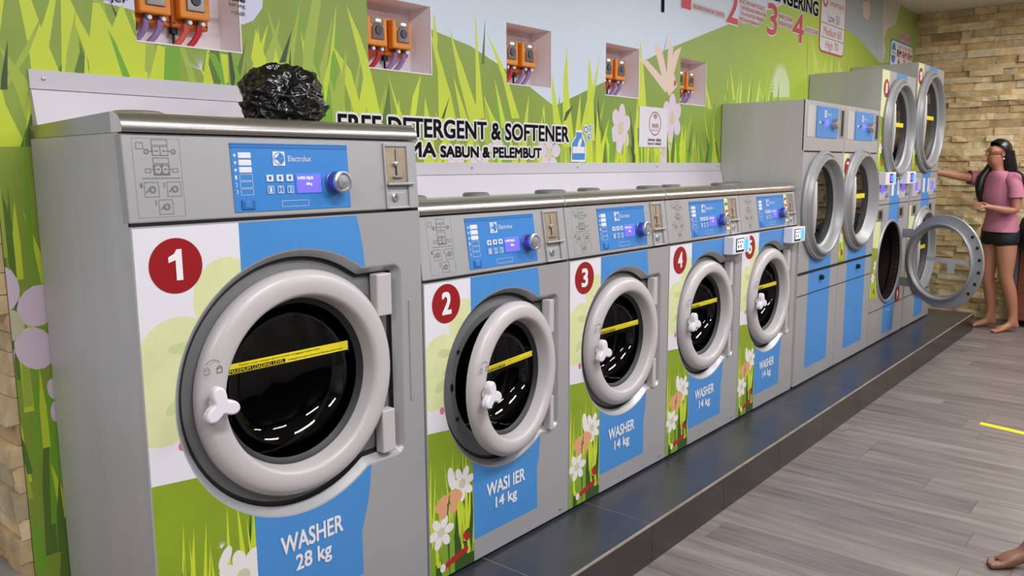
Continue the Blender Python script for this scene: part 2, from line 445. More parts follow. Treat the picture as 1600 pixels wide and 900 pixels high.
# ---- back wall with its printed mural; five pump niches are real openings
INK = ['mural_green', 'mural_sky', 'mural_hill_blend', 'mural_sky_grey', 'mural_cloud', 'mural_pale_hill', 'mural_lime', 'mural_lime_pale',
       'mural_mid', 'mural_leaf', 'mural_deep', 'mural_dark', 'mural_tan', 'mural_petal', 'mural_petal_core', 'mural_bubble', 'mural_fluff', 'red_print']
CODE = dict(sky=1, hillB=2, sky2=3, cloud=4, hillD=5, lime=6, lime2=7, mid=8, grn=9, grnd=10, dark=11, tan=12, petal=13, core=14, bubble=15, dand=16, red=17)
TRACED = [
('sky',[(0.107,2.066),(0.537,1.948),(0.756,1.910),(1.039,1.816),(1.294,1.709),(1.719,1.854),(2.261,2.050),(3.091,2.302),(3.859,2.515),(4.556,2.727),(4.525,2.944),(0.110,2.126)]),
('hillB',[(1.294,1.709),(1.719,1.854),(2.261,2.050),(3.091,2.302),(3.859,2.515),(4.553,2.749),(4.708,2.797),(4.862,2.519),(5.245,2.469),(5.530,2.416),(5.952,2.321),(6.465,2.186),(6.684,1.190),(1.295,1.333)]),
('sky2',[(4.708,2.797),(4.862,2.519),(5.245,2.469),(5.530,2.416),(5.952,2.321),(6.025,2.328),(6.086,2.486),(6.020,2.532),(6.091,2.648),(5.929,2.891),(6.078,3.073)]),
('cloud',[(5.898,3.043),(5.939,2.840),(6.025,2.328),(6.097,2.432),(6.020,2.532),(6.132,2.632),(6.354,2.692),(6.409,2.810),(6.506,2.924),(6.482,3.031)]),
('hillD',[(6.025,2.328),(6.097,2.432),(6.020,2.532),(6.132,2.632),(6.354,2.692),(6.409,2.810),(6.506,2.924),(7.117,3.131),(7.413,2.454)]),
('lime2',[(4.405,2.117),(4.325,2.341),(4.427,2.240),(4.508,2.125)]),
('lime2',[(4.560,2.130),(4.627,2.228),(4.667,2.139)]),
('lime2',[(4.721,2.143),(4.758,2.268),(4.818,2.151)]),
('lime2',[(4.889,2.157),(4.905,2.240),(5.004,2.167)]),
('tan',[(5.406,2.738),(5.565,2.776),(5.614,2.691),(5.559,2.623),(5.440,2.638)]),
('dand',[(3.687,1.892),(3.687,2.004),(3.733,2.069),(3.806,2.092),(3.885,2.073),(3.948,2.011),(3.971,1.909)]),
('bubble',[(-0.665,1.904),(-0.660,1.874),(-0.551,1.862),(-0.546,1.923)]),
('bubble',[(-0.266,1.967),(-0.259,1.869),(-0.230,1.867),(-0.195,1.883),(-0.162,1.924),(-0.154,1.985)]),
('mid',[(-0.794,1.801),(-0.821,1.727),(-0.873,1.647),(-0.890,1.637),(-0.845,1.713)]),
('lime',[(-0.835,1.860),(-0.809,1.864),(-0.793,1.805),(-0.823,1.751)]),
('lime',[(-0.792,1.799),(-0.753,1.678),(-0.820,1.673),(-0.821,1.730)]),
('dark',[(-0.866,1.755),(-0.877,1.635),(-0.893,1.634),(-0.887,1.667)]),
('lime',[(-0.737,1.875),(-0.719,1.877),(-0.705,1.841),(-0.746,1.672),(-0.751,1.672)]),
('mid',[(-0.705,1.841),(-0.734,1.739),(-0.746,1.667),(-0.728,1.669),(-0.702,1.742)]),
('lime',[(-0.705,1.839),(-0.678,1.784),(-0.635,1.676),(-0.684,1.672),(-0.682,1.716),(-0.708,1.805)]),
('lime',[(-0.660,1.869),(-0.643,1.867),(-0.602,1.785),(-0.561,1.673),(-0.684,1.671),(-0.679,1.761)]),
('lime',[(-0.590,1.871),(-0.584,1.870),(-0.559,1.798),(-0.533,1.776),(-0.530,1.672),(-0.577,1.672),(-0.606,1.752),(-0.623,1.796)]),
('grn',[(-0.628,1.806),(-0.611,1.776),(-0.572,1.672),(-0.595,1.674)]),
('mid',[(-0.529,1.780),(-0.503,1.776),(-0.518,1.693),(-0.538,1.709)]),
('lime',[(-0.497,1.780),(-0.476,1.776),(-0.487,1.675),(-0.530,1.672),(-0.521,1.702)]),
('grn',[(-0.349,1.775),(-0.327,1.773),(-0.283,1.690),(-0.308,1.682)]),
('lime',[(-0.355,1.770),(-0.369,1.684),(-0.335,1.682)]),
('lime',[(-0.311,1.775),(-0.286,1.774),(-0.289,1.697),(-0.300,1.689)]),
('lime',[(-0.188,1.860),(-0.148,1.745),(-0.195,1.738),(-0.210,1.774)]),
('dark',[(-0.060,1.873),(-0.089,1.770),(-0.112,1.768)]),
('dark',[(-0.068,1.820),(-0.069,1.758),(-0.078,1.761)]),
('mid',[(-0.019,1.831),(0.022,1.974),(0.057,1.979),(0.008,1.755),(-0.021,1.613),(-0.041,1.612)]),
('lime',[(0.157,1.977),(0.210,1.887),(0.240,1.817),(0.297,1.605),(0.234,1.602),(0.216,1.772)]),
('lime',[(0.096,1.840),(0.166,1.768),(0.220,1.602),(0.186,1.600)]),
('lime',[(0.096,1.844),(0.078,1.740),(0.056,1.647),(0.051,1.718)]),
('mid',[(0.149,1.849),(0.133,1.619),(0.096,1.576),(0.122,1.723)]),
('lime',[(0.231,1.795),(0.249,1.775),(0.220,1.602),(0.181,1.600)]),
('lime',[(0.330,1.769),(0.368,1.674),(0.441,1.553),(0.394,1.552)]),
('lime',[(0.490,1.782),(0.460,1.634),(0.428,1.621),(0.446,1.701)]),
('lime',[(0.540,1.937),(0.578,1.872),(0.645,1.714),(0.678,1.595),(0.577,1.592),(0.576,1.803)]),
('lime',[(0.562,2.019),(0.579,1.918),(0.571,1.848),(0.552,1.892)]),
('lime',[(0.638,1.981),(0.674,1.894),(0.718,1.815),(0.814,1.624),(0.750,1.610),(0.686,1.788)]),
('lime',[(0.785,2.062),(0.803,1.871),(0.833,1.638),(0.784,1.636),(0.785,1.869)]),
('grnd',[(0.844,2.026),(0.837,1.849),(0.818,1.848)]),
('lime',[(0.850,1.973),(0.946,1.859),(0.997,1.761),(1.054,1.647),(1.004,1.645),(0.945,1.808)]),
('lime',[(0.894,1.804),(0.924,1.731),(0.971,1.604),(0.938,1.603)]),
('lime',[(0.827,1.730),(0.884,1.652),(0.922,1.603),(0.883,1.602)]),
('dark',[(0.638,1.713),(0.605,1.628),(0.591,1.628)]),
('lime',[(0.658,1.791),(0.705,1.693),(0.750,1.597),(0.703,1.596)]),
('lime',[(1.262,1.901),(1.303,1.754),(1.361,1.589),(1.294,1.587)]),
('lime',[(1.388,1.974),(1.399,1.788),(1.450,1.533),(1.361,1.532),(1.360,1.841)]),
('lime',[(1.557,1.957),(1.590,1.830),(1.615,1.566),(1.536,1.564)]),
('lime',[(1.652,1.972),(1.612,1.802),(1.537,1.535),(1.485,1.534)]),
('lime',[(2.004,2.073),(2.046,1.927),(2.093,1.641),(1.987,1.637)]),
('dark',[(2.291,2.144),(2.248,2.048),(2.241,2.047)]),
('dark',[(1.438,1.720),(1.380,1.652),(1.361,1.645),(1.380,1.688)]),
('lime',[(2.680,2.033),(2.745,1.878),(2.808,1.774),(2.759,1.771)]),
('lime',[(3.032,2.047),(3.118,1.846),(3.083,1.837)]),
('lime',[(3.011,1.986),(3.005,1.832),(2.970,1.830)]),
('lime',[(3.607,2.067),(3.575,1.975),(3.524,1.870),(3.563,1.885)]),
('lime',[(3.434,1.984),(3.522,1.890),(3.504,1.869)]),
('dark',[(2.884,1.862),(2.839,1.794),(2.818,1.738),(2.854,1.813)]),
('tan',[(2.142,2.057),(2.221,2.055),(2.302,1.882),(2.255,1.862)]),
('tan',[(2.292,2.112),(2.342,2.068),(2.329,1.884),(2.275,1.880)]),
('tan',[(2.432,2.084),(2.400,2.024),(2.329,1.891),(2.293,1.931),(2.356,2.053)]),
('tan',[(1.995,1.985),(2.082,1.977),(2.323,1.867),(2.270,1.830)]),
('tan',[(2.219,1.925),(2.355,1.936),(2.393,1.872),(2.305,1.816)]),
('red',[(2.357,1.899),(2.377,1.901),(2.379,1.874),(2.358,1.873)]),
]
NICHES = [(-0.553, -0.243)] + [(0.245 + 0.727 * i, 0.541 + 0.727 * i) for i in range(4)]
NZ0, NZ1 = 1.786, 2.026
P = [([(-0.92, 0), (XR + 0.1, 0), (XR + 0.1, ZC), (-2.2, ZC), (-2.2, 1.65), (-0.92, 1.65)], 0)]
back = [t for t in TRACED if t[0] in ('sky', 'hillB', 'sky2', 'cloud', 'hillD', 'bubble', 'dand')]
front = [t for t in TRACED if t not in back]
P += [(pts, CODE[c]) for c, pts in back]
def pick(r):
    return 6 if r < 0.52 else 8 if r < 0.72 else 9 if r < 0.86 else 10 if r < 0.95 else 11
for i in range(70):          # broad blades behind the first washer
    bx = -1.3 + 1.5 * rnd.random()
    P.append(blade(bx, 1.5, rnd.uniform(0.02, 0.07), rnd.uniform(0.2, 0.5), rnd.uniform(-0.13, 0.13), pick(0.30 + rnd.random() * 0.68)))
for i in range(120):         # blades behind the four smaller washers
    bx = 0.1 + 2.95 * rnd.random()
    h = rnd.uniform(0.12, 0.34) * (1.0 if bx < 1.2 else 1.08)
    P.append(blade(bx, 1.42, rnd.uniform(0.02, 0.06), h, rnd.uniform(-0.1, 0.1), pick(rnd.random())))
for i in range(26):          # the green edge beside the first washer
    bx = -0.93 + 0.1 * rnd.random(); bz = rnd.uniform(0.2, 1.25)
    P.append(blade(bx, bz, rnd.uniform(0.012, 0.03), rnd.uniform(0.15, 0.4), rnd.uniform(-0.05, 0.05), rnd.choice([8, 9, 10, 10, 10, 6])))
P += [(pts, CODE[c]) for c, pts in front]
for (fx, fz, r, n, rot, sq) in ((1.257, 1.50, 0.085, 5, 0.3, 1.0), (0.66, 1.445, 0.06, 5, 0.8, 1.1), (0.80, 1.455, 0.055, 5, 0.2, 1.0), (0.90, 1.52, 0.05, 5, 0.5, 1.0),
                             (1.837, 1.63, 0.12, 6, 0.35, 0.75), (2.345, 1.70, 0.13, 6, 0.5, 0.8), (2.26, 1.52, 0.10, 5, 0.2, 0.7), (-0.13, 1.70, 0.06, 5, 0.4, 0.8),
                             (-0.925, 1.065, 0.15, 5, 0.45, 0.85), (-0.815, 0.86, 0.08, 5, 2.6, 0.5)):
    P += flower(fx, fz, r, n, 13, 14, rot, sq, 0.34)
for i in range(22):          # a few blades over the flowers
    bx = 1.6 + 1.3 * rnd.random()
    P.append(blade(bx, 1.42, rnd.uniform(0.02, 0.04), rnd.uniform(0.15, 0.27), rnd.uniform(-0.07, 0.07), pick(rnd.random())))
for i in range(34):          # thin tall grass on the bright hill above the dryers
    bx = rnd.choice((rnd.uniform(3.0, 3.8), rnd.uniform(4.25, 5.3), rnd.uniform(4.25, 5.3)))
    P.append(blade(bx, 1.75, rnd.uniform(0.02, 0.035), rnd.uniform(0.2, 0.3) if bx < 4 else rnd.uniform(0.4, 0.66), rnd.uniform(-0.06, 0.06), rnd.choice((6, 7, 7, 9))))
for i in range(26):          # fluffy rim of the dandelion clock
    an = PI * i / 25; P.append(([(3.80 + 0.125 * math.cos(an - 0.06), 1.93 + 0.155 * math.sin(an - 0.06)), (3.80 + 0.125 * math.cos(an + 0.06), 1.93 + 0.155 * math.sin(an + 0.06)), (3.80 + 0.165 * math.cos(an), 1.93 + 0.205 * math.sin(an))], 16))
for a in range(9):           # dandelion seed below the first niche
    an = PI * 0.45 + a * 0.17
    P.append(([(-0.375, 1.725), (-0.372, 1.722), (-0.372 + 0.06 * math.cos(an), 1.724 + 0.05 * math.sin(an))], 15))
nh = len(P)
P += [([(a, NZ0), (b, NZ0), (b, NZ1), (a, NZ1)], None) for a, b in NICHES]
wall_back = struct(print_mesh('wall_back', P, INK, WALLY))
MB().box(-0.9, XR + 0.1, 0.80, 0.86, 0, ZC).build('backing', 'wall_paint', wall_back)  # unseen slab added behind the mural sheet to stop light leaking through
for a, b in NICHES:
    mb = MB(); yb = 0.612
    mb.add([(a, WALLY, NZ0), (b, WALLY, NZ0), (b, WALLY, NZ1), (a, WALLY, NZ1), (a, yb, NZ0), (b, yb, NZ0), (b, yb, NZ1), (a, yb, NZ1)],
           [(4, 5, 6, 7), (0, 1, 5, 4), (2, 3, 7, 6), (1, 2, 6, 5), (3, 0, 4, 7)])
    mb.build('niche', 'niche_white', wall_back)
    e = MB(); w = 0.004
    e.box(a - w, b + w, WALLY - 0.002, WALLY + 0.001, NZ0 - w, NZ0); e.box(b, b + w, WALLY - 0.002, WALLY + 0.001, NZ0, NZ1)
    e.build('niche_edge', 'niche_white', wall_back)
yt_ = WALLY - 0.003
def wall_text(s, box, m, bold=0.0, outline=0.0, name='lettering'):
    if outline:
        text_mesh(name + '_outline', s, box, yt_ + 0.0010, 'text_white', wall_back, bold + outline)
    return text_mesh(name, s, box, yt_, m, wall_back, bold)
wall_text('FREE DETERGENT & SOFTENER', (0.105, 1.40, 1.556, 1.622), 'ink', 0.0034, 0.0075)
wall_text('PERCUMA', (0.105, 0.555, 1.484, 1.536), 'ink', 0.0034, 0.0075)
wall_text('SABUN & PELEMBUT', (0.582, 1.197, 1.484, 1.524), 'ink', 0.0034, 0.0075)
# detergent bottle pictogram
b = MB()
def bottle(k, y, mi, dx=1.476, dz=1.476):
    o = [(-0.05, 0), (0.05, 0), (0.056, 0.055), (0.046, 0.085), (0.026, 0.105), (0.026, 0.125), (-0.018, 0.125), (-0.018, 0.105), (-0.05, 0.075)]
    b.add([(dx + px * k, y, dz + 0.06 + (pz - 0.06) * k) for px, pz in o], [tuple(range(len(o)))], mi)
bottle(1.16, yt_ + 0.0006, 0); bottle(1.0, yt_ + 0.0003, 1)
b.quad(1.43, 1.526, 1.506, 1.536, yt_, 0); b.add([(x_, yt_ - 0.0003, z_) for x_, z_ in ell(1.484, 1.55, 0.012, 0.028, -0.5)], [tuple(range(18))], 0)
for (bx, bz, r) in ((1.535, 1.615, 0.017), (1.57, 1.585, 0.013), (1.545, 1.575, 0.01), (1.575, 1.625, 0.012)):
    b.disc(bx, bz, r * 1.35, yt_ + 0.0003, 20, 0); b.ring(bx, bz, r * 0.55, r, yt_, 20, 1)
b.build('bottle_pictogram', ['text_white', 'blue_print'], wall_back, recalc=False)
# programme steps, price boards
for s, x0, x1, z0, z1 in (('1', 2.42, 2.52, 2.29, 2.50), ('2', 2.96, 3.11, 2.285, 2.475), ('3', 3.545, 3.70, 2.285, 2.475), ('4', 3.97, 4.16, 2.29, 2.475)):
    wall_text(s, (x0, x1, z0, z1), 'text_red', 0.005, 0.008, 'step_number')
for s, x0, x1, z0, z1 in (('MASUKKAN PAKAIAN DAN TUTUP PINTU', 2.55, 2.93, 2.30, 2.325), ('SELECT PROGRAM TO SELECT', 3.13, 3.50, 2.415, 2.437), ('THE PROGRAM TEMPERATURE', 3.15, 3.52, 2.38, 2.402), ('TEKAN UNTUK MEMILIH', 3.15, 3.48, 2.345, 2.367), ('PROGRAM PILIHAN', 3.13, 3.40, 2.312, 2.334),
                       ('INSERT TOKEN', 3.73, 3.95, 2.405, 2.43), ('MASUKKAN TOKEN', 3.73, 3.95, 2.362, 2.387), ('AUTO START', 4.2, 4.45, 2.375, 2.405)):
    wall_text(s, (x0, x1, z0, z1), 'text_red', 0.0, 0.012, 'step_text')
wall_text('PENGERING', (3.55, 4.42, 2.505, 2.60), 'ink', 0.005, 0.008, 'dryer_heading')
MB().quad(2.205, 2.235, 2.235, 2.45, yt_).build('letter_stroke', 'ink', wall_back, recalc=False)
wall_text('TEMPERING', (-0.30, -0.222, 1.930, 1.944), 'ink', 0.0008); wall_text('barang', (-0.275, -0.222, 1.911, 1.925), 'ink'); wall_text('rokok', (-0.268, -0.222, 1.891, 1.905), 'ink')
wall_text('dijer', (-0.645, -0.57, 1.873, 1.893), 'ink')
def board(nm, x0, x1, z0, z1, rim, r=0.06):
    def rr(i): 
        pts = []
        for (cx_, cz_, a0) in ((x1 - r, z0 + r, -PI / 2), (x1 - r, z1 - r, 0), (x0 + r, z1 - r, PI / 2), (x0 + r, z0 + r, PI)):
            pts += [(cx_ + (r - i) * math.cos(a0 + PI / 2 * k / 5), cz_ + (r - i) * math.sin(a0 + PI / 2 * k / 5)) for k in range(6)]
        return pts
    m_ = MB()
    m_.add([(px, yt_ + 0.0004, pz) for px, pz in rr(0)], [tuple(range(24))], 0); m_.add([(px, yt_, pz) for px, pz in rr(0.014)], [tuple(range(24))], 1)
    return m_
tb = board('temperature_board', 4.47, 5.01, 2.268, 2.72, None)
for z in (2.375, 2.475): tb.quad(4.50, 4.985, z, z + 0.005, yt_ - 0.0003, 2)
tb.ring(4.56, 2.64, 0.03, 0.05, yt_ - 0.0003, 24, 0)
tb = tb.build('temperature_board', ['text_red', 'text_white', 'print_grey'], wall_back, recalc=False)
text_mesh('lettering', 'Temperature', (4.63, 4.96, 2.60, 2.66), yt_ - 0.0004, 'text_red', tb)
text_mesh('lettering', 'Low 50', (4.63, 4.87, 2.495, 2.56), yt_ - 0.0004, 'print_grey', tb)
text_mesh('lettering', 'Medium 60', (4.55, 4.93, 2.395, 2.455), yt_ - 0.0004, 'text_red', tb)
text_mesh('lettering', 'High 70', (4.60, 4.87, 2.285, 2.36), yt_ - 0.0004, 'text_red', tb)
pb = board('price_board', 6.22, 6.95, 2.28, 2.56, None)
pb.disc(6.32, 2.44, 0.07, yt_ - 0.0002, 24, 0, 0.09); pb.quad(6.24, 6.40, 2.42, 2.465, yt_ - 0.0003, 1)
pb = pb.build('price_board', ['blue_print', 'text_white'], wall_back, recalc=False)
text_mesh('lettering', '14kg', (6.26, 6.38, 2.425, 2.46), yt_ - 0.0005, 'ink', pb)
for i, (a_, c_) in enumerate((('Cold', 'print_grey'), ('Warm', 'text_red'), ('Hot', 'text_red'))):
    xx = 6.43 + i * 0.175
    text_mesh('lettering', a_, (xx, xx + 0.14, 2.495, 2.53), yt_ - 0.0004, c_, pb); text_mesh('lettering', 'RM', (xx, xx + 0.13, 2.42, 2.48), yt_ - 0.0004, 'ink' if i == 0 else 'red_print', pb, 0.004)
    text_mesh('lettering', '678'[i], (xx + 0.04, xx + 0.09, 2.345, 2.405), yt_ - 0.0004, 'ink' if i == 0 else 'red_print', pb, 0.004)
wall_text('WASHER', (6.52, 6.86, 2.575, 2.635), 'text_red', 0.002, 0.008, 'washer_heading')

# ---- sheet metal trunking on the wall behind the washers
def trunk(x0, x1, zt, label):
    t = thing('wall_trunking', label, 'trunking', (0, 0, 0))
    MB().box(x0, x1, WALLY - 0.006, WALLY, zt - 0.046, zt).build('flange', 'board_white', t)
    mb = MB(); pr = [(WALLY - 0.006, zt - 0.0475), (WALLY - 0.012, zt - 0.05), (WALLY - 0.045, zt - 0.20), (WALLY, zt - 0.20), (WALLY, zt - 0.0475)]
    vs_ = [(x0, y_, z_) for y_, z_ in pr] + [(x1, y_, z_) for y_, z_ in pr]
    mb.add(vs_, [(0, 1, 2, 3, 4), (9, 8, 7, 6, 5)] + [(i, (i + 1) % 5, (i + 1) % 5 + 5, i + 5) for i in range(5)])
    mb.build('cover', 'board_white', t)
    n = max(2, int((x1 - x0) / 0.72) + 1)
    for i in range(n):
        sx = x0 + 0.032 + (x1 - x0 - 0.064) * i / (n - 1)
        MB().lathe([(0.005, 0.0), (0.004, -0.003), (0.0, -0.0035)], sx, zt - 0.021, 10, cy=WALLY - 0.006).build('screw', 'knob_metal', t)
trunk(-0.829, -0.02, 1.687, 'white metal trunking on the wall behind the largest washer')
trunk(0.0, 2.93, 1.463, 'long pale metal trunking on the wall behind the smaller washers')

# ---- stone cladding: end wall on the right, return on the left
def stone_proto(k):
    r_ = random.Random(k); bm = bmesh.new()
    bmesh.ops.create_cube(bm, size=1.0)
    for v in bm.verts: v.co += Vector((0.5, 0.5, 0.5))
    bmesh.ops.subdivide_edges(bm, edges=[e for e in bm.edges if abs(e.verts[0].co.y - e.verts[1].co.y) > 0.5], cuts=1)
    for v in bm.verts:
        if v.co.x < 0.5: v.co.x += r_.uniform(0.0, 0.35)
        v.co.z += r_.uniform(-0.03, 0.03) if 0.1 < v.co.y < 0.9 else 0
    me = bpy.data.meshes.new('stone'); bm.to_mesh(me); bm.free(); me.materials.append(MATS['stone'])
    return me
PROTO = [stone_proto(k) for k in range(6)]
def cladding(name, xface, y0, y1, z1, sgn, view, limit):
    """stones standing proud of plane x = xface towards -x"""
    base = struct(MB().box(xface, xface + 0.12, y0, y1, 0, z1).build(name, 'mortar'))
    rest_ = MB(); n = 0; z = 0.0
    while z < z1 - 0.005:
        h = min(rnd.choice((0.048, 0.055, 0.062, 0.07)), z1 - z); y = y0 - rnd.random() * 0.15
        if z1 - z - h < 0.03: h = z1 - z
        while y < y1:
            L_ = rnd.uniform(0.09, 0.34); a, b_ = max(y, y0), min(y + L_, y1)
            if b_ - a > 0.015:
                d = rnd.choice((0.010, 0.016, 0.024, 0.034, 0.044))
                if a < view[1] and b_ > view[0] and n < limit:
                    o = bpy.data.objects.new('stone', rnd.choice(PROTO)); C.objects.link(o); o.parent = base
                    o.location = (xface - d, a + 0.001, z + 0.001); o.scale = (d + 0.01, b_ - a - 0.002, h - 0.002); n += 1
                else:
                    rest_.box(xface - d, xface + 0.01, a + 0.001, b_ - 0.001, z + 0.001, z + h - 0.001)
            y += L_
        z += h
    if rest_.v:
        o = rest_.build('stone_field', 'stone_rest', base); o['kind'] = 'stuff'
    return base
cladding('wall_right', XR, YF, 0.56, ZC, -1, (-0.85, 0.6), 298)
cladding('wall_return', -0.92, WALLY + 0.004, 1.9, 1.65, -1, (0.4, 1.2), 120)
MB().box(-0.92, 0.8, WALLY + 0.02, 1.9, 1.66, 1.70).build('soffit', 'wall_paint', wall_back)
struct(MB().box(-1.6, -0.925, WALLY + 0.004, 1.9, 0, 0.415).build('trim_ledge', 'skirting_grey', None, bevel=0.02))

# ---- tiled plinth under the machines
PY = -0.2937; PX0 = -1.0; PX1 = 6.36
plinth = struct(MB().box(PX0 + 0.01, PX1 - 0.01, PY + 0.004, WALLY, 0, ZP - 0.0012).build('trim_plinth', 'grout'))
seams = [0.846 + 0.588 * i for i in range(-3, 9)] + [PX1]
seams = [PX0] + seams
for a, b_ in zip(seams[:-1], seams[1:]):
    MB().box(a + 0.002, b_ - 0.002, PY + 0.004, 0.12, ZP - 0.010, ZP).build('tile', 'tile_slate', plinth)
    MB().box(a + 0.0015, b_ - 0.0015, PY + 0.002, PY + 0.012, 0.0, ZP - 0.004).build('riser_tile', 'tile_riser', plinth)
MB().box(PX1 - 0.01, PX1, PY + 0.004, WALLY, 0, ZP - 0.002).build('riser_tile', 'tile_riser', plinth)
MB().box(PX0, PX1, PY, PY + 0.005, ZP - 0.007, ZP + 0.001).build('edge_strip', 'edge_trim', plinth)
# yellow marking on the floor
tag(MB().add([(3.462, -0.885, 0.0006), (3.410, -0.885, 0.0006), (3.295, -1.4, 0.0006), (3.347, -1.4, 0.0006), (3.462, -0.885, 0.0012), (3.410, -0.885, 0.0012), (3.295, -1.4, 0.0012), (3.347, -1.4, 0.0012)],
             [(4, 5, 6, 7), (0, 3, 2, 1), (0, 1, 5, 4), (1, 2, 6, 5), (2, 3, 7, 6), (3, 0, 4, 7)]).build('floor_tape', 'yellow_sticker'), 'strip of yellow tape stuck on the wooden floor', 'tape')

# ================================================================== WASHING MACHINES
FM = ['cabinet_grey', 'white_print', 'cream_print', 'cream_dark', 'hill_print', 'lime_print', 'grass_mid', 'grass_dark', 'petal_print', 'petal_core', 'butterfly', 'red_print', 'blue_print', 'pink_print']

def front_art(W, z1, xl, xb0, xb1, hill0, hill1, top, blue_bot, bulge, zc, hr, seed, small):
    """sticker print of a machine front in local x, z"""
    r = random.Random(seed); L = []
    L.append(([(xl, 0.012), (xb0, 0.012), (xb0, top), (xl, top)], 1))
    clip = [(xl, 0.012), (xb0, 0.012), (xb0, top), (xl, top)]
    w = xb0 - xl
    def cl(p): return (min(max(p[0], xl), xb0), min(max(p[1], 0.012), top))
    blobs = [(0.35, 0.70, 0.42, 0.11), (0.85, 0.86, 0.35, 0.10), (0.15, 0.62, 0.4, 0.12), (0.6, 0.6, 0.5, 0.13), (0.3, 0.56, 0.33, 0.05)]
    H = top - hill0
    for (a, b_, rx, rz) in blobs:
        L.append(([cl(p) for p in ell(xl + a * w, hill0 + (b_ - 0.38) * H * 1.45, rx * w, rz * H * 1.7, 0, 22)], 2))
    for (a, b_, rx, rz, ro) in ((0.55, 0.40, 0.22, 0.012, 0.25), (0.4, 0.52, 0.16, 0.014, -0.1), (0.3, 0.30, 0.14, 0.015, 0.5)):
        L.append(([cl(p) for p in ell(xl + a * w, hill0 + b_ * H, rx * w, rz, ro, 14)], 3))
    L.append(([cl(p) for p in ell(xl + 0.32 * w, hill0 + 0.13 * H, 0.05 * w, 0.012, 0.3, 12)], 13))
    L.append(([(xl, 0.012), (xb0, 0.012), (xb0, hill1), (xl + w * 0.5, (hill0 + hill1) / 2 + 0.006), (xl, hill0)], 4))
    if small: L.append(([(xl, 0.012), (xb0, 0.012), (xb0, 0.16), (xl, 0.15)], 7))
    base = 0.012 if not small else 0.10
    gh = (hill0 - base)
    for i in range(40):
        bx = xl + w * (i + 0.5) / 40 + r.uniform(-0.006, 0.006); bw = r.uniform(0.008, 0.018) * (1.7 if not small else 1)
        h = gh * r.uniform(0.35, 0.86); ln = r.uniform(-0.03, 0.03)
        pts, mi = blade(bx, base * r.uniform(0.5, 1.0), bw, h, ln, r.choice([5, 5, 5, 6, 6, 7]))
        pts = [cl(p) for p in pts]
        if len(set(pts)) > 3: L.append((pts, mi))
    if small:
        for i in range(9):
            bx = xl + w * r.random(); pts, mi = blade(bx, 0.012, r.uniform(0.02, 0.035), r.uniform(0.1, 0.24), r.uniform(-0.02, 0.02), r.choice([6, 7, 7]))
            L.append(([cl(p) for p in pts], mi))
        fl = flower(xl + 0.74 * w, 0.295, 0.058, 7, 8, 9, 0.2, 1.0, 0.24) + flower(xl + 0.25 * w, 0.165, 0.056, 6, 8, 9, 0.1, 1.0, 0.27)
        fl += [(ell(xl + 0.5 * w, 0.325, 0.016, 0.04, 0.2), 8)]
        for (dx, dz, rx, rz, ro) in ((-0.028, 0.012, 0.034, 0.02, 0.5), (0.03, 0.02, 0.034, 0.022, -0.3), (-0.022, -0.018, 0.022, 0.02, 0.9), (0.02, -0.016, 0.02, 0.018, -0.6)):
            fl.append((ell(xl + 0.42 * w + dx, 0.245 + dz, rx, rz, ro), 10))
        fl.append((ell(xl + 0.42 * w, 0.245, 0.003, 0.035, -0.2), 7))
        fl += [(ell(xl + 0.83 * w, 0.115, 0.015, 0.02, 0.4), 11), (ell(xl + 0.87 * w, 0.128, 0.008, 0.01, 0.4), 7)]
        for i in range(6): fl.append((ell(xl + (0.30 + 0.1 * i) * w, 0.045 + 0.005 * i, 0.012, 0.012), 11))
        fl += [(ell(xl + 0.27 * w, 0.045, 0.012, 0.014), 8)]
    else:
        fl = flower(xl + 0.84 * w, 0.30, 0.072, 8, 8, 9, 0.2, 1.0, 0.26) + [(ell(xl + 0.52 * w, 0.30, 0.022, 0.042, 0.7), 8), (ell(xl + 0.66 * w, 0.365, 0.014, 0.03, -0.5), 8)]
        for i in range(7):
            an = 0.6 + i * 0.35; L.append(([(xl + 0.62 * w, 0.395), (xl + 0.63 * w, 0.393), (xl + 0.62 * w + 0.02 * math.cos(an), 0.394 + 0.02 * math.sin(an))], 8))
    L += [([cl(p) for p in pts], mi) for pts, mi in fl]
    # blue field with its curved right edge
    e = []
    for i in range(25):
        z = blue_bot + (top - blue_bot) * i / 24
        t = max(0.0, 1 - ((z - zc) / hr) ** 2)
        e.append((xb1 + bulge * math.sqrt(t), z))
    L.append(([(xb0, blue_bot), ] + e + [(xb0, top)], 12))
    return L

def hole_outline(cx, cz, R, hx, zlo, zhi, rc=0.03, n=112):
    """round opening with a squared hinge bay on its right"""
    base = []
    dzh, dzl = zhi - cz, zlo - cz
    a1 = math.asin(dzh / R); a0 = math.asin(dzl / R)
    k = 84
    for i in range(k + 1):
        a = a1 + (2 * PI + a0 - a1) * i / k
        base.append((cx + R * math.cos(a), cz + R * math.sin(a)))
    def corner(px, pz, s):
        st = -PI / 2 if s < 0 else 0
        return [(px - rc + rc * math.cos(st + PI / 2 * j / 7), pz - s * rc + rc * math.sin(st + PI / 2 * j / 7)) for j in range(8)]
    xl = base[-1][0]
    base += [(xl + (hx - rc - xl) * t, zlo) for t in (0.4, 0.8)]
    base += corner(hx, zlo, -1)
    base += [(hx, zlo + rc + (zhi - zlo - 2 * rc) * t) for t in (0.2, 0.4, 0.6, 0.8)]
    base += corner(hx, zhi, 1)
    base += [(xl + (hx - rc - xl) * t, zhi) for t in (0.8, 0.4)]
    return base

def offset_in(pts, d):
    n = len(pts); out = []
    for i in range(n):
        p, a, b_ = Vector(pts[i]), Vector(pts[i - 1]), Vector(pts[(i + 1) % n])
        t = (b_ - a).normalized(); out.append((p.x - t.y * d, p.y + t.x * d))
    return out

